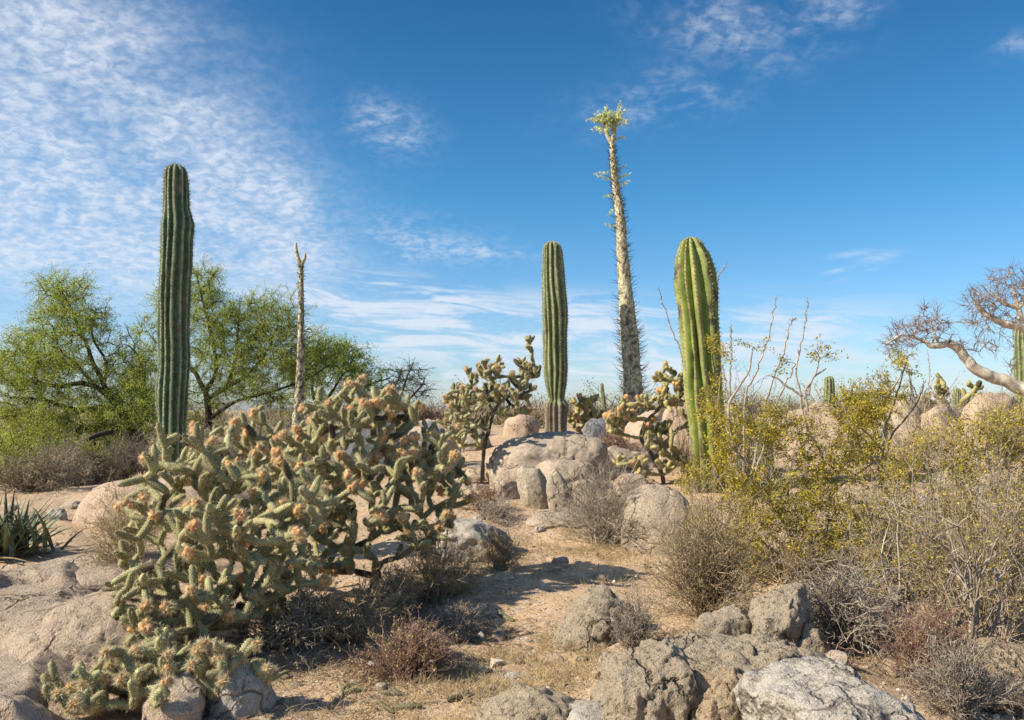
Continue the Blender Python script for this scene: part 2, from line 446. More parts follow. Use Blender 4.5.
exec_rocks = [
    # left
    ('long smooth pinkish boulder lying in front of the tallest dark cactus', 168, 528, 97, 50, 'granite_pink', dict(depth=.55, rough=.07, cuts=1, pw=2.7, low=.6, rotz=0, fine=.010)),
    ('low dome of weathered bedrock with a curved ledge, left of the big cholla', 96, 662, 74, 62, 'slab', dict(depth=1.3, rough=.07, cuts=0, low=.75, fine=.012, sub=6)),
    ('wide flat slab of tan bedrock below the spiky agave', 78, 584, 80, 18, 'slab', dict(depth=1.3, rough=.06, cuts=0, low=.8, fine=.010)),
    ('small grey stone in the rubble beside the agave', 55, 520, 11, 11, 'granite_grey', dict(cuts=5, sub=4)),
    ('flat brown stone in the rubble left of the long boulder', 70, 508, 12, 7, 'granite', dict(cuts=5, sub=4)),
    ('shaded grey rock under the low cholla at the bottom edge', 225, 716, 42, 52, 'granite_grey', dict(rough=.12, cuts=4, low=.6)),
    ('pale rounded rock half hidden by the low cholla at the bottom edge', 172, 726, 34, 44, 'granite', dict(rough=.1, cuts=3)),
    # centre
    ('big cracked boulder below the middle column cactus', 552, 482, 66, 50, 'granite', dict(depth=.8, rough=.08, cuts=5, pw=2.8, rotz=.1, tilt=.10, sub=6, low=.7, fine=.012, seed=523)),
    ('squat boulder wedged under the front of the big cracked boulder', 566, 492, 40, 32, 'granite', dict(rough=.1, cuts=2)),
    ('upright lichen stained stone, left one of three below the big boulder', 534, 509, 15, 42, 'granite_lichen', dict(rough=.06, cuts=2, tilt=.3, low=.4)),
    ('middle one of three upright stones below the big boulder', 560, 513, 13, 44, 'granite_lichen', dict(rough=.07, cuts=3, tilt=.12, low=.4)),
    ('pale block, right one of three stones below the big boulder', 584, 512, 15, 32, 'granite', dict(rough=.06, cuts=3, low=.45)),
    ('flat pale slab at the foot of the tree cholla', 492, 480, 28, 16, 'granite', dict(depth=.8, rough=.07, cuts=2, low=.6)),
    ('tan boulder partly hidden behind the big cholla, with a grey stone on it', 432, 462, 28, 43, 'granite', dict(rough=.08, cuts=1, Y=12.0)),
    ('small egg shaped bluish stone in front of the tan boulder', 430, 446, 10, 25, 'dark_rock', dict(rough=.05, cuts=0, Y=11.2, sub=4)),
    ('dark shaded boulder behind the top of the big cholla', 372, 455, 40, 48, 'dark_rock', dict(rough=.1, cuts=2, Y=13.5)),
    ('brown boulder behind the big cholla next to the thin boojum', 282, 470, 40, 38, 'granite_pink', dict(rough=.08, cuts=2, Y=12.2)),
    ('angular grey rock beside the right flank of the big cholla', 471, 562, 44, 40, 'granite_grey', dict(depth=.9, rough=.09, cuts=12, pw=2.6, low=.6, tilt=-.25, fine=.025)),
    ('pale round boulder right of the grey dry bush', 662, 554, 37, 68, 'granite', dict(depth=.9, rough=.06, cuts=1, low=.5, fine=.012)),
    ('tall pinkish standing slab behind the light green cactus', 692, 492, 30, 96, 'granite_pink', dict(depth=.7, rough=.08, cuts=3, pw=3, low=.55, Y=11.6)),
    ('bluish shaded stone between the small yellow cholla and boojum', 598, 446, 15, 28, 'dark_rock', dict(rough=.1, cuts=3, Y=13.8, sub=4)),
    ('cone shaped rough rock alone in the middle of the sandy path', 602, 650, 54, 58, 'granite_rough', dict(rough=.11, cuts=12, pw=1.15, low=.8, depth=.8, fine=.03, furrow=.014, seed=404)),
    # bottom outcrop
    ('steep furrowed outcrop rock in the bottom middle', 652, 736, 62, 86, 'granite_rough', dict(rough=.11, cuts=14, pw=3, low=.62, fine=.035, depth=.9, sub=6, furrow=.02, tilt=-.15)),
    ('orange tinted broken outcrop block right of the furrowed rock', 728, 744, 52, 66, 'granite_orange', dict(rough=.11, cuts=14, pw=3.2, low=.62, fine=.04, sub=6, furrow=.02)),
    ('broad grey granite slab in the bottom right foreground', 872, 768, 120, 84, 'granite_grey', dict(rough=.08, cuts=12, pw=3.0, low=.55, depth=.9, fine=.03, sub=6, rotz=.1, tilt=-.08)),
    ('crumbling stone bench along the upper edge of the outcrop', 742, 704, 116, 52, 'granite_rough', dict(rough=.13, cuts=7, low=.75, fine=.045, depth=.55, sub=6, furrow=.014)),
    ('rounded rough boulder under the brown dry bush, left of the wedge rock', 727, 648, 26, 38, 'granite_rough', dict(rough=.14, cuts=4, fine=.035)),
    ('wedge shaped pale boulder at the foot of the creosote bush', 790, 652, 34, 62, 'granite_rough', dict(rough=.13, cuts=7, pw=2.8, fine=.035, tilt=-.1, furrow=.014)),
    ('fist shaped stone on the right end of the crumbling bench', 817, 656, 17, 26, 'granite_rough', dict(rough=.13, cuts=5, fine=.03, sub=4)),
    ('small pale cube of stone on the crumbling bench', 770, 648, 7, 12, 'granite', dict(rough=.1, cuts=5, sub=4)),
    ('split tan block leaning on the left end of the broad grey slab', 778, 716, 22, 30, 'granite_rough', dict(rough=.09, cuts=10, pw=3, fine=.03)),
    ('small cracked block between the orange block and the furrowed rock', 694, 664, 16, 18, 'granite_rough', dict(rough=.09, cuts=10, pw=3, fine=.03, sub=4)),
    ('pale chipped block behind the broad grey slab', 838, 672, 18, 18, 'granite', dict(rough=.09, cuts=10, pw=3, fine=.03, sub=4)),
    ('small tan rock sitting on top of the broad grey slab', 891, 677, 10, 16, 'granite_orange', dict(rough=.1, cuts=6, sub=4)),
    ('low jagged ledge rock at the bottom edge left of the furrowed outcrop', 540, 740, 56, 48, 'granite_rough', dict(rough=.16, cuts=7, low=.7, fine=.045, furrow=.016)),
    ('flat grey slab poking in at the bottom edge under the furrowed outcrop', 605, 738, 52, 24, 'granite_grey', dict(rough=.1, cuts=4, low=.8)),
    ('pale pebble sized rock beside the cone shaped rock', 607, 664, 9, 10, 'granite', dict(rough=.1, cuts=5, sub=4)),
    ('shadowed tan boulder in the bottom right corner behind twigs', 1016, 712, 46, 62, 'granite_orange', dict(rough=.12, cuts=4, fine=.03)),
    # right, back
    ('tan boulder glimpsed low in the creosote leaves', 843, 570, 14, 20, 'granite_pink', dict(rough=.1, cuts=2, sub=4)),
    ('white smooth boulder right of the creosote bush', 922, 552, 26, 56, 'granite', dict(rough=.07, cuts=1, low=.55)),
    ('large tan boulder behind the creosote bush under the small far cactus', 815, 492, 44, 90, 'granite_pink', dict(rough=.09, cuts=2, Y=13.0, low=.6)),
    ('tilted tan boulder left of the large tan one behind the creosote', 775, 486, 28, 72, 'granite', dict(rough=.09, cuts=3, Y=14.0, low=.6)),
    ('grooved pale boulder with a split on the right skyline', 912, 458, 36, 60, 'granite', dict(rough=.1, cuts=3, Y=15.5, low=.6)),
    ('wide tan boulder right of the split one on the skyline', 958, 462, 38, 58, 'granite_pink', dict(rough=.1, cuts=2, Y=15, low=.6)),
    ('pinkish boulder below the white branch of the elephant tree', 1008, 452, 34, 60, 'granite_pink', dict(rough=.09, cuts=2, Y=14.5, low=.6)),
    ('orange tan boulder half buried in dry brush at right', 990, 480, 22, 30, 'granite_orange', dict(rough=.09, cuts=2, Y=12, low=.6, sub=4)),
    ('far pinkish boulder left of the middle column cactus', 522, 436, 20, 22, 'granite_pink', dict(rough=.08, cuts=2, Y=17.0, sub=4)),
    ('big low pale boulder on the middle rise right of the dark trunked cholla', 640, 478, 24, 26, 'granite', dict(rough=.09, cuts=3, Y=12.6)),
    ('pale flat boulder on the slope below the flat slab of the tree cholla', 470, 500, 22, 16, 'granite', dict(rough=.09, cuts=4, Y=10.8)),
    ('pale boulder behind the foot of the tree cholla', 470, 450, 20, 22, 'granite', dict(rough=.09, cuts=3, Y=14.5)),
    ('tan boulder on the far rise behind the stout light green cactus', 738, 452, 26, 50, 'granite', dict(rough=.09, cuts=3, Y=14.8)),
    ('pale boulder behind the tall grey brush between two tan ones', 850, 462, 24, 46, 'granite', dict(rough=.1, cuts=4, Y=15.2)),
    ('low pale boulder on the right slope below the wide tan boulder', 962, 500, 30, 30, 'granite', dict(rough=.1, cuts=4, Y=10.4)),
    ('pale slab on the right shoulder of the big cracked boulder', 618, 472, 20, 26, 'granite', dict(rough=.08, cuts=4, Y=12.2)),
    ('tan rock between the grey leafless bush and the dark trunked cholla', 634, 500, 20, 26, 'granite_pink', dict(rough=.08, cuts=4)),
    ('low tan rock at the left foot of the big cracked boulder', 506, 500, 18, 20, 'granite', dict(rough=.08, cuts=5)),
    ('flat tan rock half buried below the three upright stones', 556, 526, 28, 12, 'granite', dict(rough=.08, cuts=4)),
    ('tan boulder behind the crown of the dark trunked cholla', 654, 458, 28, 48, 'granite_pink', dict(rough=.08, cuts=4, Y=13.6)),
    ('low pale rock on the path edge right of the tree cholla', 512, 470, 18, 18, 'granite', dict(rough=.08, cuts=4, Y=12.6)),
    ('tiny far pale boulder right of the boojum trunk', 708, 424, 14, 24, 'granite', dict(rough=.1, cuts=2, Y=22, sub=4)),
]
for lab, px, pb, hw, h, mt, kw in exec_rocks:
    rock(lab, px, pb, hw, h, mt, **kw)

# loose stones fallen around the outcrop, too alike to tell apart
Rr = np.random.default_rng(77)
STONES = []
for cx, cy, rx, ry, n in ((700, 660, 90, 22, 16), (770, 668, 40, 16, 12), (600, 690, 60, 24, 12), (560, 655, 50, 16, 6), (520, 520, 40, 24, 10), (60, 512, 50, 8, 10), (450, 690, 70, 20, 6), (940, 690, 60, 26, 8), (600, 570, 60, 20, 10), (330, 690, 80, 20, 8), (520, 640, 50, 30, 8)):
    for _ in range(n):
        px = cx + Rr.uniform(-1, 1) * rx; py = cy + Rr.uniform(-1, 1) * ry
        q = rock('small angular pale stone among the loose rubble on the slope', px, py, Rr.uniform(3, 9) ** 1.0, Rr.uniform(3, 8), ['granite', 'granite_grey', 'granite_rough', 'granite_orange'][Rr.integers(0, 4)],
                 rough=.12, cuts=7, sub=3, fine=.02, low=.55, seed=int(Rr.integers(1, 9999)), name='rubble_stone', cat='stone', group='loose rubble stones')

# bedrock floor at the left: one low sheet of granite that rises out of the soil in worn ledges
nu, nv = 220, 200
bx, by = np.meshgrid(np.linspace(-3.9, -.75, nu), np.linspace(3.5, 8.6, nv))
bp = np.stack([bx, by, 0 * bx], -1)
nz_ = fbm(bp * .62 + 3.1, 61, 3) * .55 + .28 + .12 * fbm(bp * 2.3, 63, 3)
tq = nz_ * 3.2; fl = np.floor(tq); fr_ = tq - fl
ter = (fl + np.clip((fr_ - .0) / .22, 0, 1) ** .7 * .75 + .25 * fr_) / 3.2
mask = np.clip((bx + 3.9) / .2, 0, 1) * np.clip((by - 3.5) / .2, 0, 1) * np.clip((8.6 - by) / 1.6, 0, 1) * np.clip((-.43 * by - bx) / .45, 0, 1)
bz = ground(bx, by, False) + np.clip(ter * .26 + .015, -.08, .4) * mask - (1 - mask) * .12 + .006 * fbm(bp * 9, 67, 4, .65) + .02 * fbm(bp * 2.2, 68, 2)
bb = MB(); i, j = np.meshgrid(np.arange(nu - 1), np.arange(nv - 1))
bb.add(np.stack([bx, by, bz], -1).reshape(-1, 3), np.stack([j * nu + i, j * nu + i + 1, (j + 1) * nu + i + 1, (j + 1) * nu + i], -1).reshape(-1, 4))
tag(bb.build('bedrock', M['slab']), 'low sheet of pale worn bedrock with shallow ledges at the bottom left', 'bedrock')

from mathutils.bvhtree import BVHTree
from mathutils import Vector
_bv = []
for o in list(COL.objects):
    if o.name.startswith('boulder') or o.name == 'bedrock':
        lc = o.location
        _bv.append((BVHTree.FromPolygons([Vector(v.co) + lc for v in o.data.vertices], [tuple(p.vertices) for p in o.data.polygons]), lc.x, lc.y, (max(o.dimensions) * .8 + .3) if o.name != 'bedrock' else 99))
def top(x, y):
    z = gz(x, y)
    for b, cx, cy, r in _bv:
        if abs(x - cx) < r and abs(y - cy) < r:
            h = b.ray_cast(Vector((x, y, 12)), Vector((0, 0, -1)))
            if h[0] is not None: z = max(z, h[0].z)
    return z

# ------------------------------------------------------------------ column cacti
def cardon(label, prof, Y, nr, mat, depth=.2, phase=0., seed=1, wood=None, pwr=1.2, spine_n=6, spine_L=.042, zb=None, name='column_cactus', scars=0, crestp=10):
    R = np.random.default_rng(seed)
    prof = sorted(prof, key=lambda q: -q[0])          # bottom to top
    pys = np.array([q[0] for q in prof], float)
    w = np.array([P(q[1], q[0], Y) for q in prof]); rad = np.array([q[2] * Y / F for q in prof])
    base = w[0].copy(); g = gz(base[0], base[1])
    K = 110
    zz = np.linspace(w[0, 2], w[-1, 2], K)
    # dense rings on the dome
    zt = w[-1, 2]; Rt = rad[-1] if rad[-1] > .02 else rad[-2]
    cx = np.interp(zz, w[:, 2], w[:, 0]); rr = np.interp(zz, w[:, 2], rad)
    for _ in range(1):
        rr[1:-1] = (rr[:-2] + rr[1:-1] * 2 + rr[2:]) / 4; cx[1:-1] = (cx[:-2] + cx[1:-1] * 2 + cx[2:]) / 4
    dome = rr[-1] * .85
    tt = np.linspace(0, 1, 12)[1:]
    zz = np.concatenate([zz[zz < zt - dome], zt - dome + dome * np.sin(tt * pi / 2)])
    rr0 = np.interp(zz, np.linspace(w[0, 2], w[-1, 2], K), rr)
    cx = np.interp(zz, np.linspace(w[0, 2], w[-1, 2], K), cx)
    hfac = np.clip((zz - (zt - dome)) / dome, 0, 1)
    rr = rr0 * np.sqrt(np.maximum(1 - hfac ** 2, .0004))
    if g < zz[0] - .02:                                  # run on into the soil
        zz = np.concatenate([[g - .15], zz]); rr = np.concatenate([[rr[0]], rr]); cx = np.concatenate([[cx[0]], cx]); hfac = np.concatenate([[0], hfac])
    K = len(zz); S = nr * 10
    th = np.arange(S) * 2 * pi / S
    wob = .17 * vnoise(np.stack([np.repeat(zz[:, None], S, 1) * 1.3, np.cos(th)[None] * 1.2 + 0 * zz[:, None], np.sin(th)[None] * 1.2 + 0 * zz[:, None]], -1), seed)
    cr = np.abs(np.cos(nr * (th[None] + 0 * zz[:, None]) / 2))
    prof_r = cr ** pwr
    rf = 1 - depth + depth * prof_r
    lump = 1 + .11 * vnoise(np.stack([zz[:, None] * 2.2 + 0 * th[None], np.cos(th)[None] + 0 * zz[:, None], np.sin(th)[None] + 0 * zz[:, None]], -1), seed + 4)
    # areole notches along the crest
    not_ = .022 * cr ** 6 * np.sin(zz[:, None] * 2 * pi / .055 + np.floor(th[None] * nr / 2 / pi + .5) * 2.1)
    r = rr[:, None] * rf * lump + rr[:, None] * not_
    a = th[None] + phase + wob
    V = np.stack([cx[:, None] + r * np.cos(a), Y + r * np.sin(a), zz[:, None] + 0 * a], -1)
    sc = np.zeros_like(r)
    for _ in range(scars):
        zc = R.uniform(zz[3], zz[-14]); ac = phase + 2 * pi * R.integers(0, nr) / nr + R.normal() * .06; d2 = ((zz[:, None] - zc) / R.uniform(.03, .09)) ** 2 + (np.angle(np.exp(1j * (a - ac))) * rr[:, None] / R.uniform(.018, .035)) ** 2
        sc = np.maximum(sc, np.exp(-d2) * 1.2)
    V[..., 0] -= (sc * .012) * np.cos(a); V[..., 1] -= (sc * .012) * np.sin(a)
    tr = np.clip(cr ** crestp * .85 + .35 * hfac[:, None] ** 2, 0, 1)
    tg = .5 + .35 * vnoise(np.stack([zz[:, None] * 3 + 0 * a, 3 * np.cos(a), 3 * np.sin(a)], -1), seed + 8)
    tb = sc.clip(0, 1)
    if wood is not None:
        zw = zof(wood[0], Y); zq = zof(wood[1], Y)
        nz = vnoise(np.stack([zz[:, None] * 5 + 0 * a, 2.5 * np.cos(a), 2.5 * np.sin(a)], -1), seed + 12)
        tb = np.maximum(tb, np.clip((zw - zz[:, None]) / max(zw - zq, .01) + nz * .6, 0, 1) * wood[2])
    root = empty(name, (base[0], Y, g), label, 'cactus', 'column cacti')
    mb = MB()
    k = np.arange(K - 1)[:, None]; j = np.arange(S)[None]
    f = np.stack([k * S + j, k * S + (j + 1) % S, (k + 1) * S + (j + 1) % S, (k + 1) * S + j], -1).reshape(-1, 4)
    mb.add(V.reshape(-1, 3), f, np.stack([tr, tg, tb], -1).reshape(-1, 3))
    mb.build('stem', M[mat], root)
    # rows of spines on the crests
    sm = MB(); C = []; D = []
    for q in range(nr):
        jj = q * 10
        zs = np.arange(zz[1], zz[-1], .05)
        for comp in [None]:
            px_ = np.stack([np.interp(zs, zz, V[:, jj, c]) for c in range(3)], -1)
            ctr = np.stack([np.interp(zs, zz, cx), 0 * zs + Y, zs - .02], -1)
        o = nrm(px_ - ctr)
        C.append(np.repeat(px_, spine_n, 0)); D.append(np.repeat(o, spine_n, 0))
    C = np.concatenate(C); D = np.concatenate(D)
    D = nrm(D + R.normal(size=D.shape) * .55)
    t = np.stack([R.random(len(C)) ** 2, R.random(len(C)), 0 * C[:, 0]], -1)
    spikes(sm, C - D * .004, D, R.uniform(.5, 1.1, len(C)) * spine_L, .0027, R, t)
    sm.build('spines', M['spine'], root, False)
    return root

cardon('tall dark green column cactus left of the thin boojum, highest of its kind',
       [(480, 172, 14), (440, 172, 14.5), (380, 173, 15), (330, 173.5, 15.5), (270, 175, 15.5), (240, 176, 15.6), (226, 177, 16.2), (219, 177, 14.8), (208, 176, 12.6), (185, 176, 12.2), (172, 176, 11.8), (164, 176, 10.2)],
       12.0, 13, 'cactus_dark', .20, .15, 3, crestp=16, scars=16)
cardon('slim olive column cactus with a ring pinch and woody base, behind the cracked boulder',
       [(440, 556.5, 12), (425, 556.5, 11), (407, 556.5, 11.6), (403, 556.5, 11.4), (400, 556.5, 7.2), (396, 556, 8.2), (385, 556, 10.2), (370, 556, 11.6), (340, 555, 12.4), (300, 554, 12.6), (270, 553, 11.6), (250, 552.5, 10), (241, 552, 8.5)],
       14.6, 12, 'cactus_mid', .24, .4, 7, wood=(402, 406, 1.0), scars=12, crestp=14)
cardon('stout light green column cactus with few wide ribs and a scarred brown foot',
       [(500, 712, 17), (480, 711, 18), (455, 709, 17.5), (420, 706, 18), (380, 703, 19), (340, 700, 20.5), (300, 697.5, 21), (275, 695, 20), (255, 692.5, 16.5), (246, 691, 12), (237, 690.5, 10)],
       10.5, 11, 'cactus_light', .36, .62, 11, wood=(438, 505, .9), scars=46, pwr=1.1, crestp=10)
cardon('small green far cactus standing above the tan boulder behind the creosote',
       [(414, 829, 5.5), (395, 829, 6), (376, 829, 4.5)], 24, 10, 'cactus_mid', .2, 0, 15, spine_n=3)
cardon('smallest far cactus standing between the two far chollas',
       [(414, 957, 4), (400, 957, 4), (388, 957, 3.4)], 27, 10, 'cactus_mid', .2, 0, 16, spine_n=3)
cardon('green cactus beside the elephant tree at the right picture edge',
       [(425, 1024, 8), (370, 1023, 8.5), (335, 1022, 8), (318, 1022, 6)], 15.5, 11, 'cactus_mid', .2, .3, 17)
cardon('slim bluish cactus half hidden in the creosote, right of the light green one',
       [(470, 765, 8), (445, 764, 8), (420, 763, 6)], 11.8, 10, 'cactus_mid', .2, .3, 18)
cardon('young thin cactus stalk poking up beside the small yellow cholla',
       [(424, 605, 2.6), (400, 603, 2.2), (383, 602, 1.6)], 17, 8, 'cactus_mid', .2, .3, 19, spine_n=2)

# ------------------------------------------------------------------ boojum trees
def boojum(label, line, Y, seed, nbr, brL, forks, leaf_n, dark=0.):
    R = np.random.default_rng(seed)
    pts = np.array([P(q[0], q[1], Y) for q in line]); rad = np.array([q[2] * Y / F for q in line])
    g = gz(pts[0, 0], Y)
    pts = np.concatenate([[[pts[0, 0], Y, g - .1]], pts]) if pts[0, 2] > g else pts
    rad = np.concatenate([[rad[0] * 1.05], rad]) if len(rad) < len(pts) else rad
    K = 110
    c = spline(pts, K); r = np.interp(np.linspace(0, 1, K), np.linspace(0, 1, len(rad)), rad)
    root = empty('boojum_tree', (pts[0, 0], Y, g), label, 'tree', 'boojum trees')
    S = 18; mb = MB()
    bp = 1 + .13 * vnoise(np.stack([np.repeat(np.arange(K)[:, None] * .9, S, 1), np.cos(np.arange(S) / S * 2 * pi)[None] * 2.6 + 0 * np.arange(K)[:, None], np.sin(np.arange(S) / S * 2 * pi)[None] * 2.6 + 0 * np.arange(K)[:, None]], -1), seed)
    sp = vnoise(np.stack([np.repeat(np.arange(K)[:, None] * 1.3, S, 1), np.cos(np.arange(S) / S * 2 * pi)[None] * 4 + 0 * np.arange(K)[:, None], np.sin(np.arange(S) / S * 2 * pi)[None] * 4 + 0 * np.arange(K)[:, None]], -1), seed + 2)
    t = np.stack([np.clip(sp * 2.2 - .25 + dark, 0, 1), .5 + .5 * sp * 0, np.zeros_like(sp)], -1)[None]
    tubes(mb, c, r, S, t, 0, bp)
    mb.build('trunk', M['boojum'], root)
    tips = []
    for fk in forks:
        q = np.array([P(a[0], a[1], Y) for a in fk]); rr = np.array([a[2] * Y / F for a in fk])
        s = spline(q, 16); fm = MB()
        tubes(fm, s, np.interp(np.linspace(0, 1, 16), np.linspace(0, 1, len(rr)), rr), 10, (.25, .5, 0))
        fm.build('fork', M['boojum'], root); tips.append(s)
    # short spiny side branches all round the trunk
    kk = (R.random(nbr) ** 1.5 * (K - 3)).astype(int) + 1
    an = R.random(nbr) * 2 * pi
    d = np.stack([np.cos(an), np.sin(an), R.normal(.25, .3, nbr)], -1); d = nrm(d)
    L = brL * R.uniform(.5, 1.25, nbr) * (1.2 - .9 * kk / K)
    s0 = c[kk] + d * (r[kk] * .85)[:, None]
    tt = np.linspace(0, 1, 4)
    pt = s0[:, None] + d[:, None] * (L[:, None] * tt)[..., None] + np.array([0, 0, 1.])[None, None] * (L[:, None] * .25 * tt ** 2)[..., None]
    pt[:, 1:] += R.normal(size=(nbr, 3, 3)) * .008
    bm = MB(); tubes(bm, pt, np.array([.0055, .0045, .003, .001]), 3, np.stack([R.random(nbr) * .9, R.random(nbr), 0 * an], -1))
    bm.build('side_branches', M['twig_dark'], root)
    if leaf_n:
        lm = MB(); wm = MB()
        C = []; D = []
        def spray(o, d, L):
            q = o + nrm(d) * L * np.linspace(0, 1, 5)[:, None]
            q[1:] += R.normal(size=(4, 3)) * L * .05
            tubes(wm, q, np.array([.0045, .0035, .003, .002, .001]), 3)
            for e in np.linspace(.25, 1, 14):
                C.append(o + (q[-1] - o) * e); D.append(nrm(nrm(d) * .7 + R.normal(size=3) * .6))
        if tips:
            for s in tips:
                for _ in range(leaf_n):
                    o = s[R.integers(7, 16)]; d = np.array([R.normal(), R.normal(), R.uniform(-.1, 1.3)])
                    spray(o, d, R.uniform(.14, .34))
        for px, py, dx, dz in ((606, 136, -1, .4), (618, 140, 1, .3), (607, 180, -1, .1), (621, 180, 1, .5), (626, 188, 1, .35), (606, 194, -1, 0), (610, 205, -.6, -.5), (613, 228, -1, .4), (604, 172, -1, .05), (623, 175, .8, .8)) if leaf_n > 8 else ((300, 262, -1, .8), (302, 268, 1, .6), (300, 290, -1, .5), (304, 290, 1, .2)):
            o = P(px * 0 + np.interp(-py, [-a[1] for a in line], [a[0] for a in line]), py, Y)
            spray(o, np.array([dx, R.normal() * .4, dz]), R.uniform(.2, .34) if leaf_n > 8 else .2)
        C = np.array(C); D = np.array(D)
        C = np.repeat(C, 3, 0); D = nrm(np.repeat(D, 3, 0) + R.normal(size=(len(C), 3)) * .5)
        t = np.stack([R.random(len(C)), R.random(len(C)), 0 * C[:, 0]], -1)
        leaves(lm, C, D, R.uniform(.035, .06, len(C)), .019, R, t)
        lm.build('leaves', M['boojum_leaf'], root, False)
        wm.build('leafy_twigs', M['twig_grey'], root)
    return root

boojum('tall boojum tree with a leafy crest leaning left between the two right cacti',
       [(634, 425, 10.8), (633, 390, 9.8), (630, 345, 8.9), (627.5, 318, 8.3), (623, 260, 6.1), (620, 215, 4.6), (615.5, 186, 3.5), (613.5, 165, 3.1), (612, 142, 2.7)],
       15.22, 5, 1500, .2, [[(612, 143, 2.6), (608, 137, 2.1), (605.5, 127, 1.7), (604.5, 121, 1)], [(612, 143, 2.6), (614, 134, 2.5), (614, 124, 1.9), (613, 119, 1.2)]], 26)
boojum('thin bare boojum tree with a forked tip in front of the green trees',
       [(297, 450, 6.2), (298, 420, 5.6), (300, 380, 4.2), (301, 340, 3.3), (301, 300, 2.7), (301, 272, 2.5), (301, 264, 2.3)],
       12.8, 6, 420, .085, [[(301, 266, 2.6), (298, 258, 2), (296, 247, 1.5), (297, 242, .5)], [(301, 266, 2.6), (303, 262, 2), (305, 257, 1.6), (305, 253, .8)]], 0, .85)

